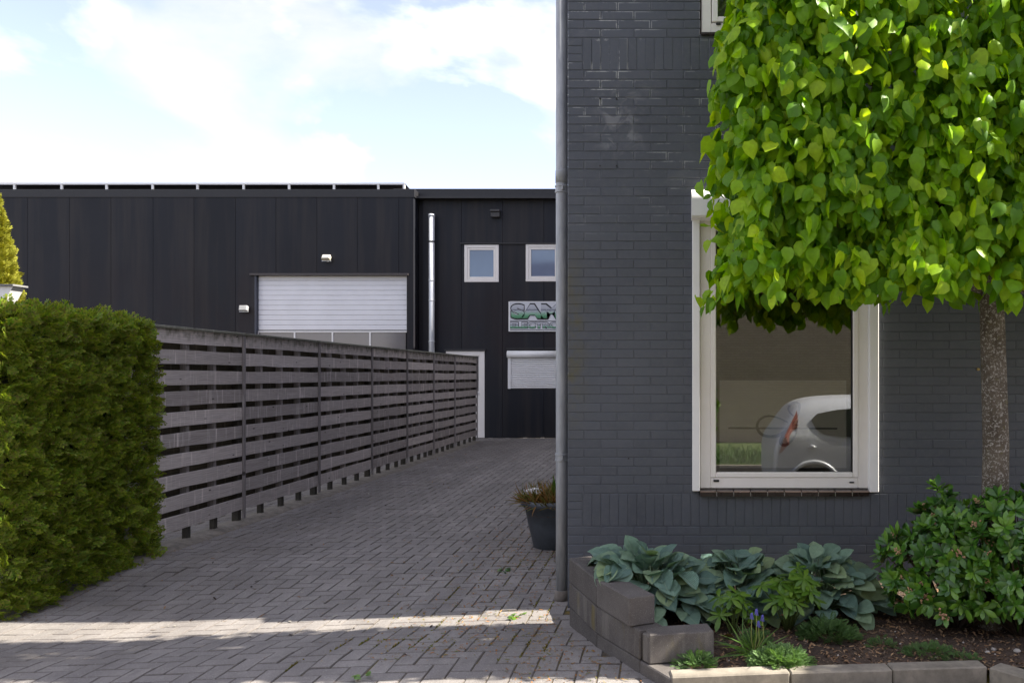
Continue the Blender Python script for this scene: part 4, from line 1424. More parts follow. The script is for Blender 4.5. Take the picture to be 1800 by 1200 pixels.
tk2 = tk.build('stems', TWIG, hedge); tk2['kind'] = 'stuff'

# golden conifer beyond
CYY = 11.5
cx_ = PX(-28, CYY)
con = empty('golden_conifer', 'sunlit golden conifer rising above the hedge at the edge of the dark hall', 'tree', (cx_, CYY, 0))
n = 8500
hh = 4.03
u = RNG.random(n) ** .8
z = .6 + (hh - .6) * u
th_ = RNG.random(n) * 2 * np.pi
rad = .62 * ((1 - u) ** .75) + .03
rad = rad * (1 + .28 * noise_field(np.stack([np.cos(th_) * 2, np.sin(th_) * 2, z * 3.2], 1), 1.2, 4)) - .12 * RNG.random(n) ** 2 * rad
P = np.stack([rad * np.cos(th_), rad * np.sin(th_), z], 1)
N_ = np.stack([np.cos(th_), np.sin(th_), np.zeros(n)], 1)
T = N_ * .6 + np.array([0, 0, .8])[None, :] + RNG.normal(0, .35, (n, 3))
m = scatter_mesh('crown', SPR, frames(T, RNG.normal(0, 1, (n, 3))), P, RNG.uniform(.09, .17, n), GOLD)
o = link('crown', m, con); o['kind'] = 'stuff'
MB().tube([(0, 0, -.2), (0, 0, 2), (0, 0, 3.8)], [.09, .05, .01], 8).build('trunk', BARK, con)

# white garden shed edge left of the conifer
sh = empty('garden_shed', 'white edge of a small flat roofed garden shed behind the hedge', 'shed', (PX(-60, 8.6), 8.9, 0))
xx = PX(23, 8.3) - PX(-60, 8.6); zt = PZ(503, 8.3)
mb = MB().add([(-1.6, -.6, zt - .16), (xx - .09, -.6, zt - .16), (xx, -.6, zt), (-1.6, -.6, zt), (-1.6, -.45, zt - .16), (xx - .09, -.45, zt - .16), (xx, -.45, zt), (-1.6, -.45, zt)],
     [(0, 1, 2, 3), (4, 7, 6, 5), (1, 5, 6, 2), (0, 4, 5, 1), (0, 3, 7, 4)])
mb.build('fascia', WHITE2, sh)
MB().box(-1.65, xx + .02, -.63, -.43, zt + .001, zt + .018).build('roof', simple('grey_roof_felt', (.2, .2, .2), .8), sh)
MB().box(-1.5, xx - .25, -.58, -.46, -.1, zt - .161).build('wall', WHITE2, sh)

# ------------------------------------------------------------------ planting bed
mb = MB()
bx = np.linspace(-.62, 7.4, 110); by = np.linspace(3.95, 5.60, 34)
vs = []; gi = {}
def soil_z(x, y):
    z = .095 + .085 * max(0, (y - 4.1)) / 1.4
    return z + .014 * noise.noise(Vector((x * 5, y * 5, 0))) + .008 * noise.noise(Vector((x * 17, y * 17, 4)))
for j, y in enumerate(by):
    for i, x in enumerate(bx):
        x_ = max(x, wall_x(min(y, 5.58)) + .06) if y < 5.58 else x
        vs.append((x_, y, soil_z(x_, y)))
fs = []
nx_ = len(bx)
for j in range(len(by) - 1):
    for i in range(nx_ - 1):
        x, y = bx[i], by[j]
        lim_x = wall_x(min(y + .03, 5.58))
        if bx[i + 1] < lim_x + .05: continue
        lo = 4.0 + .09 * min(1, max(0, x) / 1.5) + .03
        if x > 1.5: lo = 4.12 - max(0, (x - 1.62)) * 0.0
        if y < lo: continue
        a = j * nx_ + i
        fs.append((a, a + 1, a + nx_ + 1, a + nx_))
mb.add(vs, fs)
soil = mb.build('soil', SOIL, smooth=True)
tag(soil, kind='structure')
# bark chips and pebbles
chip = [([(-.5, -.18, 0), (.5, -.12, .02), (.45, .2, 0), (-.4, .16, .03)], [(0, 1, 2, 3)]), ([(-.5, -.05, 0), (0, -.2, .1), (.5, .02, 0), (0, .22, .04)], [(0, 1, 2, 3)])]
n = 9000
x = RNG.uniform(-.1, 3.0, n); y = RNG.uniform(4.1, 5.5, n)
ok = np.array([xi > wall_x(min(yi, 5.58)) + .14 for xi, yi in zip(x, y)])
x, y = x[ok], y[ok]; n = len(x)
z = np.array([soil_z(a, b) for a, b in zip(x, y)]) + .004
ch = leaf_mat('bark_chip', [(.07, .048, .034), (.15, .095, .062), (.24, .145, .08), (.38, .25, .14), (.11, .088, .072)], (1, 1, 1), .9, .1, 0)
T = RNG.normal(0, 1, (n, 3)); T[:, 2] *= .25
m = scatter_mesh('bark_mulch', chip, frames(T, np.array([0, 0, 1.0])[None, :] + RNG.normal(0, .35, (n, 3))), np.stack([x, y, z], 1), RNG.uniform(.010, .034, n), ch, smooth=False)
tag(link('bark_mulch', m), kind='stuff')
def pebble_geo(s):
    rr = random.Random(s); vs = []
    for k, (z, r) in enumerate(((-.35, .6), (0, 1), (.35, .65))):
        for i in range(6):
            a = i * math.pi / 3 + k * .3
            vs.append((r * math.cos(a) * rr.uniform(.8, 1.1) * .6, r * math.sin(a) * rr.uniform(.8, 1.1) * .5, z * .8))
    fs = [tuple(range(5, -1, -1)), tuple(range(12, 18))]
    for k in range(2):
        for i in range(6):
            j = (i + 1) % 6; fs.append((k * 6 + i, k * 6 + j, k * 6 + 6 + j, k * 6 + 6 + i))
    return vs, fs
pts = [at(px, py, 4.6) for px, py in ((1510, 1113), (1537, 1105), (1752, 1145), (1790, 1147), (1730, 1141), (1700, 1165), (1560, 1112))]
P = []
for i in range(60):
    x_ = random.uniform(.3, 2.4); y_ = random.uniform(4.2, 4.9)
    P.append((x_, y_, soil_z(x_, y_) + .003))
for px in (1752, 1790, 1735): P.append((PX(px, 4.35), 4.35 + random.uniform(-.03, .05), .115))
P = np.array(P); n = len(P)
m = scatter_mesh('pebbles', [pebble_geo(k) for k in range(4)], frames(RNG.normal(0, 1, (n, 3)) * [1, 1, .1], np.tile([[0, 0, 1.0]], (n, 1))), P, np.concatenate([RNG.uniform(.005, .013, n - 3), [.03, .035, .025]]), simple('pale_pebble', (.36, .33, .29), .8, .2, 30), smooth=True)
tag(link('pebbles', m), kind='stuff')

# stacked concrete block edging
bw = empty('block_wall', 'low stepped wall of stacked dark concrete blocks round the bed corner', 'garden wall', (-.3, 4.6, 0))
def block(p, q, z0, z1, th, parent=bw, name='concrete_block', mat=BLOCK, b=.006, side=1):
    d = Vector((q[0] - p[0], q[1] - p[1])); l = d.length
    M = Matrix.Translation((p[0] + .3, p[1] - 4.6, 0)) @ Matrix.Rotation(math.atan2(d.y, d.x), 4, 'Z')
    jj = .0015
    MB().bbox(jj, l - jj, 0, th * side, z0 + .0008, z1 - .0008, b, M).build(name, mat, parent) if side > 0 else MB().bbox(jj, l - jj, th * side, 0, z0 + .0008, z1 - .0008, b, M).build(name, mat, parent)
A, B_, C_ = WL[0], WL[1], (-.188, 4.25)
block(A, B_, .27, .42, .145)
block(B_, C_, .27, .42, .145)
block(A, B_, .12, .269, .145)
block(B_, WL[2], .12, .269, .145)
block((A[0] + .003, A[1]), (B_[0] + .003, B_[1]), -.04, .119, .145)
e1 = (B_[0] + (WL[2][0] - B_[0]) * 1.18, B_[1] + (WL[2][1] - B_[1]) * 1.18)
block((B_[0] + .003, B_[1]), WL[2], -.04, .119, .145)
block(WL[2], WL[4], -.04, .119, .165)
# the low block lying across
pa, pb = (-.088, 4.14), (.238, 4.205)
block(pa, pb, .12, .268, .135)
block((WL[2][0] + .012, WL[2][1] - .004), (WL[2][0] + .05, WL[2][1] - .065), .12, .262, .06)

# bed kerb stones
kerb = empty('bed_kerb', 'weathered concrete kerb edging along the front of the planting bed', 'kerb', (1, 4.1, 0))
kp = [(.02, 3.95), (.59, 4.015), (1.09, 4.055), (1.56, 4.09)]
def kb(p, q, z1=.127, th=.10):
    d = Vector((q[0] - p[0], q[1] - p[1])); l = d.length
    M = Matrix.Translation((p[0] - 1, p[1] - 4.1, 0)) @ Matrix.Rotation(math.atan2(d.y, d.x), 4, 'Z')
    MB().bbox(.002, l - .002, 0, th, -.1, z1, .007, M).build('kerb_stone', CONC, kerb)
for a, b in zip(kp[:-1], kp[1:]): kb(a, b, .127 + random.uniform(-.003, .002))
kb((1.563, 4.092), (1.93, 3.66), .126, .11)
kb((1.932, 3.657), (2.3, 3.22), .126, .11)
kb((2.3, 3.22), (3.3, 3.2), .126, .11)
kb((3.303, 3.2), (4.3, 3.2), .126, .11)

# ------------------------------------------------------------------ plants
HT = [hosta_leaf(f, c, w, v) for f, c, w, v in ((-.30, .22, .44, .015), (-.45, .30, .42, .02), (-.12, .40, .46, .015), (-.60, .12, .40, .02), (-.25, .50, .44, .01))]
def hosta(px, Y, z0, rx, ry, h, n, label, seed):
    rs = np.random.default_rng(seed)
    c = np.array([PX(px, Y), Y, z0])
    e = empty('hosta', label, 'plant', tuple(c), 'blue green hostas under the window')
    P, T, Nn, S = [], [], [], []
    st = MB()
    for i in range(n):
        a = 2 * math.pi * (i * .618) + rs.normal(0, .3)
        u = math.sqrt((i + .5) / n)                     # 0 centre .. 1 rim
        dirv = np.array([math.cos(a), math.sin(a), 0])
        r0 = u * .80 + rs.normal(0, .05)
        pos = c + np.array([dirv[0] * rx * r0, dirv[1] * ry * r0, h * (1 - .80 * u ** 1.8) * rs.uniform(.82, 1.05) - .03])
        elev = R(66 - 84 * u + rs.normal(0, 20))
        t = dirv * math.cos(elev) + np.array([0, 0, math.sin(elev)])
        nn_ = -dirv * math.sin(elev) + np.array([0, 0, math.cos(elev)]) + rs.normal(0, .28, 3)
        nn_ = nn_ + np.array([0, -.75, .25])
        sz = rs.uniform(.105, .155) * (1.0 if u > .35 else .9)
        pos = pos - t * sz * .25
        pos[2] = max(pos[2], z0 + .03)
        wx = wall_x(min(5.58, max(3.96, pos[1])))
        if pos[0] + t[0] * sz < wx + .16 and pos[1] > 4.2: pos[2] = max(pos[2], .47); 
        if pos[0] + t[0] * sz < wx + .02 and pos[1] < 5.3: continue
        P.append(pos); T.append(t); Nn.append(nn_); S.append(sz)
        p0 = Vector((dirv[0] * .03, dirv[1] * .03, 0)); p1 = Vector(pos - c)
        st.tube([p0, (p0 + p1) / 2 + Vector((0, 0, .04)), p1], [.005, .004, .003], 5)
    foliage(e, 'leaf', 'leaves', HT, frames(np.array(T), np.array(Nn)), np.array(P), np.array(S), HOSTA, 300)
    st.build('stalks', simple('hosta_stalk', (.13, .19, .10), .6) if 'hosta_stalk' not in bpy.data.materials else bpy.data.materials['hosta_stalk'], e, True)['kind'] = 'stuff'
hosta(1143, 4.86, .17, .50, .34, .39, 210, 'largest hosta clump, its leaves spilling over the corner of the block wall', 1)
hosta(1298, 5.02, .16, .50, .34, .34, 180, 'middle hosta clump between the block wall hosta and the shrub side hosta', 2)
hosta(1440, 4.98, .15, .45, .32, .37, 165, 'hosta clump nearest the flowering shrub, below the right half of the window', 3)

BT = [blade_leaf(.21, .22, c, 3, .58) for c in (.1, .25, .4)]
def shrub(cx, cy, z0, rx, ry, rz, nw, label, seed, nfl, group):
    rs = np.random.default_rng(seed)
    e = empty('evergreen_shrub', label, 'shrub', (cx, cy, z0), group)
    P, T, Nn, S = [], [], [], []
    fl = []
    stm = MB()
    for i in range(nw):
        th = rs.random() * 2 * math.pi; cz = rs.uniform(-.55, 1); sr = math.sqrt(max(0, 1 - cz * cz))
        d = np.array([sr * math.cos(th), sr * math.sin(th), cz])
        if d[1] > .35 and rs.random() < .6: d[1] *= -1
        rr = 1 + .22 * noise.noise(Vector((d[0] * 2.2, d[1] * 2.2, d[2] * 2.2 + seed))) - .30 * rs.random() ** 2.2
        p = np.array([cx, cy, z0 + rz * .50]) + d * np.array([rx, ry, rz * .56]) * rr
        if p[2] < z0 + .04: p[2] = z0 + .04 + rs.random() * .08
        ax = d + np.array([0, -.15, .35]) + rs.normal(0, .28, 3); ax /= np.linalg.norm(ax)
        a_ = np.cross(ax, [0.1, .2, 1.]); a_ /= np.linalg.norm(a_); b_ = np.cross(ax, a_)
        nl = rs.integers(7, 12); ph = rs.random() * 6
        for k in range(nl):
            an = ph + k * 2.4
            spread = rs.uniform(.55, 1.25)
            rdir = a_ * math.cos(an) + b_ * math.sin(an)
            t = ax * math.cos(spread) + rdir * math.sin(spread)
            nn_ = ax * math.sin(spread) - rdir * math.cos(spread) + rs.normal(0, .15, 3)
            P.append(p - ax * rs.uniform(0, .02)); T.append(t); Nn.append(nn_); S.append(rs.uniform(.055, .088))
        q = Vector(p) - Vector((cx, cy, z0))
        if i % 3 == 0: stm.tube([Vector((q.x * .15, q.y * .15, .0)), Vector((q.x * .55, q.y * .55, q.z * .55)), q], [.008, .005, .003], 4)
        if rs.random() < nfl and d[1] < .2: fl.append((p + ax * .018, ax))
    foliage(e, 'leaf', 'leaves', BT, frames(np.array(T), np.array(Nn)), np.array(P), np.array(S), SHRUB, 150)
    stm.build('stems', TWIG, e, True)['kind'] = 'stuff'
    fm = []
    for sd in range(3):
        r3 = random.Random(sd); mb = MB()
        for k in range(16):
            v = Vector((r3.gauss(0, 1), r3.gauss(0, 1), r3.gauss(0, .7))) * .008
            s = r3.uniform(.0035, .006)
            mb.add([(v.x + s, v.y, v.z), (v.x - s, v.y, v.z), (v.x, v.y + s, v.z), (v.x, v.y - s, v.z), (v.x, v.y, v.z + s), (v.x, v.y, v.z - s)],
                   [(0, 2, 4), (2, 1, 4), (1, 3, 4), (3, 0, 4), (2, 0, 5), (1, 2, 5), (3, 1, 5), (0, 3, 5)])
        fm.append(mb.mesh('seed_cluster', FLOW))
    for p, ax in fl:
        o = link('seed_cluster', random.choice(fm), e, tuple(Vector(p) - Vector((cx, cy, z0))))
        o.rotation_euler = (random.random() * 3, random.random() * 3, 0)
        s = random.uniform(.8, 1.5); o.scale = (s, s, s)
shrub(PX(1680, 4.78), 4.78, .12, .41, .35, .66, 235, 'glossy evergreen shrub with tan seed clusters in front of the tree trunk', 21, .20, 'evergreen shrubs in the bed')
shrub(PX(1800, 4.62), 4.62, .12, .36, .34, .76, 170, 'evergreen shrub right of the lime tree trunk, cut off by the right picture edge', 22, .10, 'evergreen shrubs in the bed')
shrub(PX(1660, 5.10), 5.12, .50, .13, .12, .40, 14, 'small upright evergreen sprig rising between big shrub and wall', 23, .0, 'evergreen shrubs in the bed')

# fresh green palmate plants
def palmate(px, Y, z0, spread, h, n, label, seed):
    rs = np.random.default_rng(seed)
    cx = PX(px, Y)
    e = empty('hellebore', label, 'plant', (cx, Y, z0), 'hellebores among the hostas')
    P, T, Nn, S = [], [], [], []; st = MB()
    for i in range(n):
        a = rs.random() * 2 * math.pi; r = spread * math.sqrt(rs.random())
        top = np.array([cx + r * math.cos(a), Y + r * .7 * math.sin(a) - .03, z0 + h * rs.uniform(.55, 1.0) * (1 - .4 * (r / spread) ** 2)])
        st.tube([(0, 0, -.03), ((top[0] - cx) * .5, (top[1] - Y) * .5, (top[2] - z0) * .6), tuple(top - np.array([cx, Y, z0]))], [.005, .004, .003], 5)
        ax = np.array([.3 * math.cos(a), -.35 + .3 * math.sin(a), 1.0]) + rs.normal(0, .15, 3); ax /= np.linalg.norm(ax)
        a_ = np.cross(ax, [0.1, 1, .2]); a_ /= np.linalg.norm(a_); b_ = np.cross(ax, a_)
        nl = rs.integers(7, 10); ph = rs.random() * 6
        for k in range(nl):
            an = ph + k * 2 * math.pi / nl; sp = rs.uniform(1.1, 1.6)
            rdir = a_ * math.cos(an) + b_ * math.sin(an)
            P.append(top); T.append(ax * math.cos(sp) + rdir * math.sin(sp)); Nn.append(ax * math.sin(sp) - rdir * math.cos(sp) + rs.normal(0, .15, 3)); S.append(rs.uniform(.055, .095))
    foliage(e, 'leaf', 'leaves', [blade_leaf(.17, .2, c, 3, .6) for c in (.25, .45)], frames(np.array(T), np.array(Nn)), np.array(P), np.array(S), HELL, 300)
    st.build('stems', GREENSTEM, e, True)['kind'] = 'stuff'
palmate(1288, 4.62, .12, .11, .28, 8, 'fresh green leafy plant on three bare stems before the middle hosta', 31)
palmate(1385, 4.66, .13, .17, .38, 26, 'bushier fresh green leafy plant between middle and shrub side hostas', 32)

# feathery weeds
def fern_t(seed):
    rr = random.Random(seed); vs, fs = [], []
    def q(x, y, an, l, w):
        b = len(vs); ca, sa = math.cos(an), math.sin(an)
        for u, v in ((0, 0), (w, l * .5), (0, l), (-w, l * .5)):
            vs.append((x + u * ca + v * sa, y - u * sa + v * ca, -.3 * (y + v * ca) ** 2 + rr.uniform(-.01, .01)))
        fs.append((b, b + 1, b + 2, b + 3))
    q(0, 0, 0, 1, .012)
    for i in range(7):
        y = .2 + .11 * i
        for s_ in (-1, 1):
            l = .34 * math.sin(math.pi * (i + 1.6) / 9)
            q(0, y, s_ * R(55), l, .035)
            q(s_ * l * .4, y + l * .3, s_ * R(15), l * .45, .03); q(s_ * l * .45, y + l * .3, s_ * R(100), l * .4, .03)
    return vs, fs
FT = [fern_t(s) for s in range(3)]
def weed(px, py, Y, r, h, n, label, seed, mat=WEED, name='feathery_weed', cat='weed', grp='feathery weeds in the bed'):
    rs = np.random.default_rng(seed)
    cx = PX(px, Y); z0 = soil_z(cx, Y) if Y > 4.12 else .1
    e = empty(name, label, cat, (cx, Y, z0), grp)
    a = rs.random(n) * 2 * np.pi; rr = r * np.sqrt(rs.random(n))
    P = np.stack([rr * np.cos(a) * .75, rr * np.sin(a) * .45, np.full(n, .004) + rs.random(n) * h * 1.0 * (1 - (rr / r) ** 2)], 1)
    T = np.stack([np.cos(a) * rr / r, np.sin(a) * rr / r, np.full(n, .55)], 1) + rs.normal(0, .3, (n, 3)); T[:, 2] = np.abs(T[:, 2]) + .15
    m = scatter_mesh('fronds', FT, frames(T, np.array([0, -.3, 1.0])[None, :] + rs.normal(0, .4, (n, 3))), P, rs.uniform(.5, 1, n) * h, mat)
    link('fronds', m, e)['kind'] = 'stuff'
    return e
weed(1456, 1125, 4.55, .19, .075, 300, 'dark feathery weed tuft in mid bed below the shrub side hosta', 41)
weed(1630, 1150, 4.32, .16, .045, 170, 'low feathery weed tuft near the kerb in front of the evergreen shrub', 42)
weed(1548, 1140, 4.42, .07, .05, 45, 'tiny feathery weed sprig in bare soil right of mid bed tuft', 43)
weed(1222, 1160, 4.15, .12, .06, 150, 'feathery weed mixed with dry stalks against the low block', 44)
BRIGHT = leaf_mat('bright_groundcover_leaf', [(.10, .19, .05), (.15, .26, .08), (.19, .31, .11)], (1.1, 1.2, .5), .55, .3, .25)
weed(1372, 1165, 4.17, .17, .075, 520, 'sunlit pale green ground cover clump spilling onto the kerb', 45, BRIGHT, 'groundcover_plant', 'plant', None)
weed(1330, 1120, 4.45, .07, .07, 70, 'small grey green tuft behind the blue grape flowers', 46)
weed(1690, 1160, 4.26, .12, .035, 90, 'mossy low weed patch on the kerb corner', 47)

# grape hyacinth
gh = empty('grape_hyacinth', 'grape hyacinth with thin leaves and small violet blue flower spikes', 'flower', (PX(1325, 4.3), 4.3, .11))
gt = blade_leaf(.022, .1, .9, 4, .4); gt2 = blade_leaf(.018, .1, .35, 4, .4)
n = 46
a = RNG.random(n) * 2 * np.pi
T = np.stack([np.cos(a), np.sin(a) * .6 - .2, np.full(n, .9)], 1) + RNG.normal(0, .25, (n, 3)); T[:, 2] = np.abs(T[:, 2])
m = scatter_mesh('leaf_blades', [gt, gt2], frames(T, RNG.normal(0, .4, (n, 3)) + [0, -.4, .6]), np.zeros((n, 3)) + RNG.normal(0, .02, (n, 3)) * [1, 1, 0], RNG.uniform(.12, .22, n), HELL)
link('leaf_blades', m, gh)['kind'] = 'stuff'
for dx, h_ in ((-.012, .205), (.012, .225), (.022, .165), (.042, .195)):
    MB().tube([(0, 0, 0), (dx * 1.2, -.01, h_ * .5), (dx, -.015, h_)], [.0025, .0022, .002], 5).build('flower_stem', simple('yellow_green_stem', (.25, .27, .07), .6), gh)
    mb = MB()
    for k in range(22):
        an = k * 2.4; r_ = .008 * (1 - k / 34); z_ = h_ - .012 + k * .0014
        c = Vector((dx + r_ * math.cos(an), -.015 + r_ * math.sin(an), z_)); s = .0038
        mb.add([(c.x + s, c.y, c.z), (c.x - s, c.y, c.z), (c.x, c.y + s, c.z), (c.x, c.y - s, c.z), (c.x, c.y, c.z + s), (c.x, c.y, c.z - s)], [(0, 2, 4), (2, 1, 4), (1, 3, 4), (3, 0, 4), (2, 0, 5), (1, 2, 5), (3, 1, 5), (0, 3, 5)])
    mb.build('flower_spike', BLUEF, gh)
# fallen leaf, pale petal
p = at(1288, 1111, 4.55)
for (px, py, Y, col, lab, nm) in ((1288, 1113, 4.52, (.30, .22, .05), 'curled yellow dead leaf lying on the mulch behind the flowers', 'dead_leaf'), (1383, 1082, 4.60, (.62, .34, .26), 'single pale pink petal beside the fresh green plant', 'petal')):
    x_ = PX(px, Y); z_ = soil_z(x_, Y) + (.02 if nm == 'dead_leaf' else .10)
    v_, f_ = lime_leaf(-.5, .3, 1)
    m_ = bpy.data.meshes.new(nm); m_.from_pydata([tuple(c * (.055 if nm == 'dead_leaf' else .035) for c in v) for v in v_], [], f_)
    m_.materials.append(simple(nm + '_skin', col, .7)); m_.polygons.foreach_set('use_smooth', [True] * len(m_.polygons))
    o = link(nm, m_, None, (x_, Y, z_)); o.rotation_euler = (.3, .4, 1.4); tag(o, lab, nm.replace('_', ' '))

# ------------------------------------------------------------------ planter by the house wall
PYp = 7.62
pot = empty('plant_pot', 'large grey tapered plant pot behind the downpipe', 'plant pot', (PX(975, PYp), PYp, 0))
ph_ = .43
pr_ = [(0, .185), (.004, .19), (.2, .235), (.365, .268), (.368, .285), (.385, .302), (.41, .305), (.428, .296), (.43, .28), (.40, .262), (.36, .255)]
mb = MB(); ns = 40
for z, r in pr_:
    for k in range(ns): mb.v.append((r * math.cos(2 * math.pi * k / ns), r * math.sin(2 * math.pi * k / ns), z))
for i in range(len(pr_) - 1):
    for k in range(ns):
        k2 = (k + 1) % ns; mb.f.append((i * ns + k, i * ns + k2, (i + 1) * ns + k2, (i + 1) * ns + k))
mb.f.append(tuple(range(ns - 1, -1, -1)))
mb.build('pot', simple('grey_glazed_pot', (.062, .072, .085), .5, .3, 5, .2, 60, grime=.5), pot, True)
MB().tube([(0, 0, .30), (0, 0, .385)], .256, 30).build('soil', SOIL, pot)
n = 1100
a = RNG.random(n) * 2 * np.pi; r = .25 * np.sqrt(RNG.random(n))
P = np.stack([r * np.cos(a), r * np.sin(a), np.full(n, .38)], 1)
T = np.stack([np.cos(a) * r * 3.4, np.sin(a) * r * 3.4, np.full(n, .75)], 1) + RNG.normal(0, .35, (n, 3)); T[:, 2] = np.abs(T[:, 2]) + .15
gt3 = [blade_leaf(.035, .1, c, 4, .35) for c in (.2, .5, .9)]
pg = empty('potted_grass', 'dry brown grass with a few green blades growing in the grey pot', 'grass', tuple(pot.location))
m = scatter_mesh('dry_blades', gt3, frames(T, RNG.normal(0, 1, (n, 3))), P, RNG.uniform(.10, .20, n), DRY)
link('dry_blades', m, pg)['kind'] = 'stuff'
n = 40
P = np.stack([.04 + RNG.normal(0, .035, n), RNG.normal(0, .04, n), np.full(n, .38)], 1)
T = np.stack([RNG.normal(.1, .15, n), RNG.normal(0, .15, n), np.ones(n)], 1)
m = scatter_mesh('green_blades', gt3[:1], frames(T, RNG.normal(0, 1, (n, 3))), P, RNG.uniform(.16, .31, n), HELL)
link('green_blades', m, pg)['kind'] = 'stuff'
import bmesh
bm = bmesh.new(); bmesh.ops.create_icosphere(bm, subdivisions=3, radius=.06)
for v in bm.verts:
    v.co *= 1 + .5 * noise.noise(v.co * 26) + .35 * noise.noise(v.co * 60)
    v.co.z *= .62; v.co.x *= 1.25
m_ = bpy.data.meshes.new('crumpled_paper'); bm.to_mesh(m_); bm.free()
m_.materials.append(simple('white_paper', (.78, .78, .78), .7, .03))
o = link('crumpled_paper', m_, None, (pot.location.x - .175, PYp + .03, .485))
tag(o, 'crumpled white paper lying on the grass of the grey pot', 'paper')

# ------------------------------------------------------------------ litter on the driveway
def litter(name, n, fx, fy, sz, mat, seed, tmpl=chip, sdv=None):
    rs = np.random.default_rng(seed)
    x, y = fx(rs, n), fy(rs, n)
    ok = np.array([(xi < wall_x(yi) - .05 if yi > 3.95 else True) and xi > -4.9 for xi, yi in zip(x, y)])
    x, y = x[ok], y[ok]; k = len(x)
    z = np.array([zg(v, u_) for v, u_ in zip(y, x)]) + .004
    T = rs.normal(0, 1, (k, 3)); T[:, 2] *= .12
    m = scatter_mesh(name, tmpl, frames(T, np.array([0, 0, 1.0])[None, :] + rs.normal(0, .25, (k, 3))), np.stack([x, y, z], 1), rs.uniform(*sz, k), mat, smooth=False)
    o = link(name, m); tag(o, kind='stuff')
litter('leaf_litter', 2300, lambda r, n: np.clip(r.normal(-1.15, .35, n), -3, 3), lambda r, n: r.uniform(4.4, 9, n), (.010, .028), leaf_mat('litter_bits', [(.30, .13, .04), (.22, .10, .03), (.10, .12, .02), (.34, .2, .08)], (1, 1, 1), .8, .2, 0), 51)
litter('driveway_debris', 700, lambda r, n: r.uniform(-4.2, -.8, n), lambda r, n: r.uniform(5, 17, n), (.012, .045), leaf_mat('debris_bits', [(.02, .015, .012), (.05, .03, .02), (.25, .14, .06), (.35, .33, .28), (.03, .02, .03)], (1, 1, 1), .8, .2, 0), 52)
litter('wall_foot_litter', 900, lambda r, n: -.75 + np.abs(r.normal(0, .06, n)) * -1 + r.uniform(0, .75, n) , lambda r, n: r.uniform(4.0, 5.4, n), (.006, .022), bpy.data.materials['litter_bits'], 53)
litter('fence_foot_litter', 2600, lambda r, n: XF + .06 + r.normal(0, .10, n), lambda r, n: 5.6 + 7 * r.random(n) ** 1.3, (.006, .02), leaf_mat('straw_bits', [(.16, .12, .07), (.26, .19, .11), (.07, .05, .035)], (1, 1, 1), .9, .1, 0), 54)
# green shed leaves in small heaps
for i, (px, py, s, mt, lab) in enumerate(((882, 1004, .05, SHRUB, 'dark green shed leaves lying on the pavers left of the downpipe'), (905, 1083, .045, HELL, 'bright green shed leaves in the sunlit strip of paving'), (632, 1195, .04, HELL, 'green leaf scraps on the paving at the bottom of the photo'))):
    Y = F * EYE / (py - VY)
    Y = F * (EYE - zg(Y)) / (py - VY)
    e = empty('shed_leaves', lab, 'leaves', (PX(px, Y), Y, zg(Y)))
    n = 7
    P = RNG.normal(0, .03, (n, 3)) * [1, 1.6, 0] + [0, 0, .012]
    T = RNG.normal(0, 1, (n, 3)) * [1, 1, .1]
    foliage_ = scatter_mesh('leaf_scraps', LT[:3], frames(T, np.tile([[0, 0, 1.0]], (n, 1)) + RNG.normal(0, .3, (n, 3))), P, np.full(n, s * .8), mt)
    link('leaf_scraps', foliage_, e)['kind'] = 'stuff'
# moss and weeds in the joints
n = 7000
i_ = RNG.integers(-20, 6, n); y = 4.25 + 3.2 * RNG.random(n) ** 1.4
x = i_ * U_ - .02 + RNG.normal(0, .003, n)
nf = noise_field(np.stack([x, y, np.zeros(n)], 1), 2.2, 8)
ok = (nf > .12) & np.array([a < wall_x(b) - .04 for a, b in zip(x, y)]) & (x > -2.0 + .25 * (y - 4.3))
x, y = x[ok], y[ok]; n = len(x)
T = RNG.normal(0, .5, (n, 3)) + [0, 0, 1]
m = scatter_mesh('joint_moss', [blade_leaf(.3, .1, .3, 2, .4)], frames(T, RNG.normal(0, 1, (n, 3))), np.stack([x, y, np.array([zg(v, u_) - .004 for v, u_ in zip(y, x)])], 1), RNG.uniform(.008, .017, n), leaf_mat('joint_moss_green', [(.10, .12, .02), (.17, .16, .03), (.20, .13, .04)], (1, 1, 1), .9, .1, .1))
tag(link('joint_moss', m), kind='stuff')

# ------------------------------------------------------------------ across the street (seen in the window glass)
CARM = NT('silver_car_paint'); CARM.set((.58, .60, .62), .35, .25, .5); CARM = CARM.m
CGL = simple('dark_car_glass', (.02, .022, .022), .05, .1, spec=.9)
RED = simple("red_lamp_plastic", (.34, .13, .10), .2, .1)
TYRE = simple('tyre_rubber', (.02, .02, .02), .8, .1)
car = empty('parked_car', 'silver hatchback parked in the street, mirrored in the lower window', 'car', (1.36, -.32, -.17))
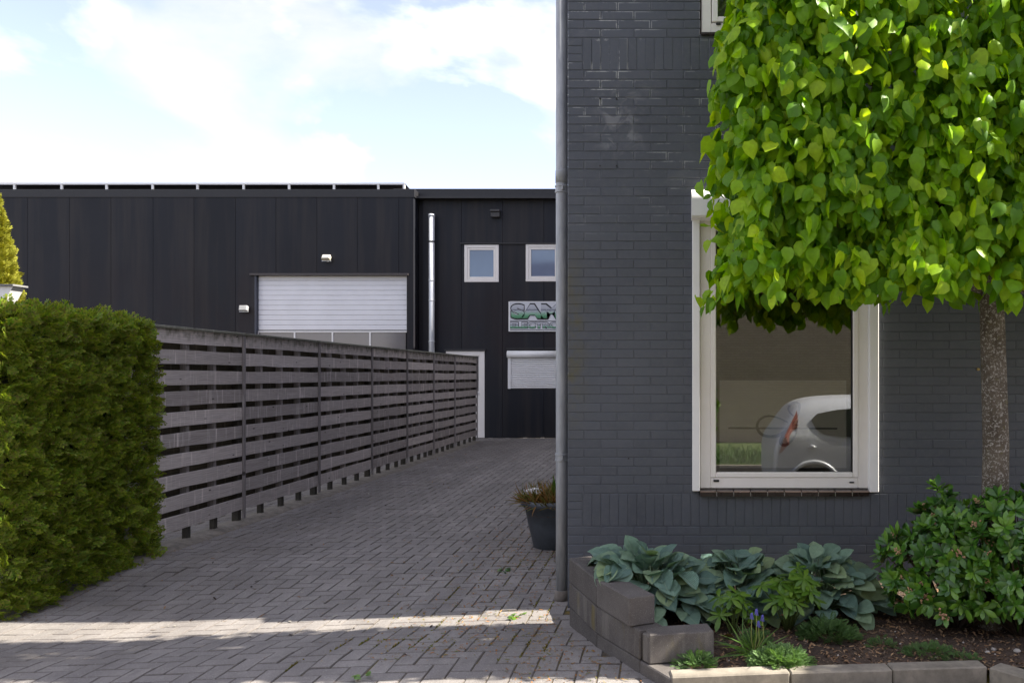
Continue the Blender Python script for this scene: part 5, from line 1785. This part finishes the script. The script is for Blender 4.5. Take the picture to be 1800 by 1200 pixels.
# stations: x, z_low, z_belt, z_roof, halfwidth belt, halfwidth roof
stn = [(0.00, .34, .62, .70, .70, .60), (.03, .26, .84, .92, .77, .60), (.12, .24, .94, 1.04, .79, .60), (.24, .22, .96, 1.24, .80, .61), (.36, .22, .96, 1.39, .805, .61), (.75, .22, .95, 1.45, .81, .60),
       (1.4, .20, .93, 1.46, .81, .60), (2.0, .20, .91, 1.42, .81, .59), (2.5, .20, .90, 1.20, .81, .58), (2.85, .21, .88, .98, .80, .60), (3.2, .24, .80, .84, .76, .58), (3.42, .32, .62, .66, .62, .5)]
mb = MB(); ring = 14
for x, zl, zb_, zr_, wb_, wr_ in stn:
    pts = [(0, zl), (wb_ * .9, zl), (wb_ * .99, zl + .12), (wb_ * 1.0, (zl + zb_) / 2), (wb_ * .985, zb_ - .04), (wb_ * .95, zb_), (wr_ + (wb_ - wr_) * .35, zb_ + (zr_ - zb_) * .6), (wr_ * .86, zr_ - .015)]
    full = pts + [(0, zr_)] + [(-a, b) for a, b in reversed(pts[1:])]
    for a, b in full: mb.v.append((x, a, b))
ring = len(full)
for i in range(len(stn) - 1):
    for k in range(ring):
        k2 = (k + 1) % ring; mb.f.append((i * ring + k, (i + 1) * ring + k, (i + 1) * ring + k2, i * ring + k2))
mb.f.append(tuple(range(ring))); mb.f.append(tuple((len(stn) - 1) * ring + k for k in range(ring - 1, -1, -1)))
o = mb.build('body', CARM, car, True)
sub = o.modifiers.new('smooth', 'SUBSURF'); sub.levels = 2; sub.render_levels = 2
def side_poly(pts, y, name, mat, parent=car, th=.012):
    n = len(pts)
    mb = MB().add([(x, yy, z) for yy, (x, z) in ((y(z), (x, z)) for x, z in pts)] + [(x, y(z) - th, z) for x, z in pts], [tuple(range(n)), tuple(range(2 * n - 1, n - 1, -1))] + [(i, i + n, (i + 1) % n + n, (i + 1) % n) for i in range(n)])
    return mb.build(name, mat, parent)
yside = lambda z: .795 if z < .93 else .795 - (z - .93) * .36
side_poly([(.50, 1.14), (.56, 1.02), (.66, .96), (.85, .93), (1.25, .92), (1.25, 1.30), (.85, 1.27), (.58, 1.22)], lambda z: yside(z) + .004, 'side_window', CGL)
side_poly([(1.31, .92), (2.2, .90), (2.38, .93), (1.98, 1.26), (1.31, 1.30)], lambda z: yside(z) + .004, 'side_window', CGL)
side_poly([(.08, .72), (.27, .72), (.30, .90), (.33, 1.15), (.32, 1.26), (.25, 1.12), (.15, .94)], lambda z: yside(z) + .0 - (.0 if z > .9 else .015), 'tail_light', RED)
for x_ in (.52, 2.86):
    w = link('wheel', None, car, (x_, .70, .275))
    t_ = MB().tube([(0, -.09, 0), (0, -.07, 0), (0, .08, 0), (0, .10, 0)], [.25, .275, .275, .25], 28)
    t_.build('tyre', TYRE, w, True)
    MB().tube([(0, .095, 0), (0, .108, 0)], [.19, .17], 24).build('rim', simple('alloy_rim', (.4, .4, .42), .3, metal=.8) if 'alloy_rim' not in bpy.data.materials else bpy.data.materials['alloy_rim'], w)
    arc = MB().tube([(x_ + .335 * math.cos(R(a)), .805, .275 + .335 * math.sin(R(a))) for a in range(-8, 190, 11)], .028, 8)
    arc.build('arch_flare', CARM, car, True)
    fill = MB().tube([(x_, .70, .28), (x_, .812, .28)], .315, 28)
    fill.build('arch_shadow_gap', BLACK, car)
    w2 = link('wheel', None, car, (x_, -.70, .275)); MB().tube([(0, -.09, 0), (0, .09, 0)], .275, 24).build('tyre', TYRE, w2, True)
MB().tube([(.46, .80, .80), (.50, .815, .80), (.55, .80, .80)], [.01, .035, .01], 10).build('fuel_cap', CARM, car, True)
for x_ in (1.28, 2.25):
    MB().box(x_ - .003, x_ + .003, .79, .812, .25, .9).build('door_gap', BLACK, car)

opp = empty('opposite_house', 'brown brick house across the street, mirrored in the lower window', 'house', (2, -9, 0))
t = NT('brown_brick')
bt = t.n('ShaderNodeTexBrick'); bt.inputs['Scale'].default_value = 1
bt.inputs['Color1'].default_value = (.44, .35, .25, 1); bt.inputs['Color2'].default_value = (.36, .28, .20, 1); bt.inputs['Mortar'].default_value = (.2, .17, .13, 1)
bt.inputs['Brick Width'].default_value = .22; bt.inputs['Row Height'].default_value = .0625; bt.inputs['Mortar Size'].default_value = .006
mpn = t.n('ShaderNodeMapping'); mpn.inputs['Rotation'].default_value = (R(90), 0, 0); t.l(t.pos(), mpn.inputs[0]); t.l(mpn.outputs[0], bt.inputs['Vector'])
BROWN = t.set(bt.outputs[0], .9)
MB().box(-12, 12, -6, 0, -.1, 6).build('wall', BROWN, opp)
MB().add([(-12.3, -6.3, 5.9), (12.3, -6.3, 5.9), (12.3, .3, 5.9), (-12.3, .3, 5.9), (-12.3, -3, 8.8), (12.3, -3, 8.8)], [(0, 1, 5, 4), (2, 3, 4, 5), (0, 4, 3), (1, 2, 5), (0, 3, 2, 1)]).build('roof', simple('opposite_roof_tile', (.10, .06, .045), .8, .2), opp)
for x_ in (-5.2, 4.6, 7.4):
    MB().box(x_, x_ + 1.6, .0, .03, .9, 2.3).build('window', CGL, opp)
    MB().box(x_ - .08, x_, .0, .06, .2, 2.4).box(x_ + 1.6, x_ + 1.68, .0, .06, .2, 2.4).build('window_frame', WHITE, opp)
# reflected shrub and grass fringe
n = 2600
P = RNG.normal(0, 1, (n, 3)); P /= np.linalg.norm(P, axis=1)[:, None]
P = P * RNG.uniform(.7, 1, (n, 1)) * [.65, .6, .95]
rb = empty('garden_bush', 'tall green bush in the garden across the street, mirrored in the window edge', 'bush', (.35, -5.2, .85))
m = scatter_mesh('foliage', LT[:4], frames(RNG.normal(0, 1, (n, 3)), RNG.normal(0, 1, (n, 3))), P, RNG.uniform(.07, .12, n), HELL)
link('foliage', m, rb)['kind'] = 'stuff'
MB().tube([(0, 0, -.95), (0, 0, .3)], [.05, .02], 6).build('stem', TWIG, rb)
n = 5000
P = np.stack([RNG.uniform(-3, 5, n), RNG.uniform(-5.2, -3.75, n), np.full(n, -.06)], 1)
m = scatter_mesh('tall_grass', gt3, frames(RNG.normal(0, .3, (n, 3)) + [0, 0, 1], RNG.normal(0, 1, (n, 3))), P, RNG.uniform(.1, .32, n), WEED)
tag(link('tall_grass', m), kind='stuff')
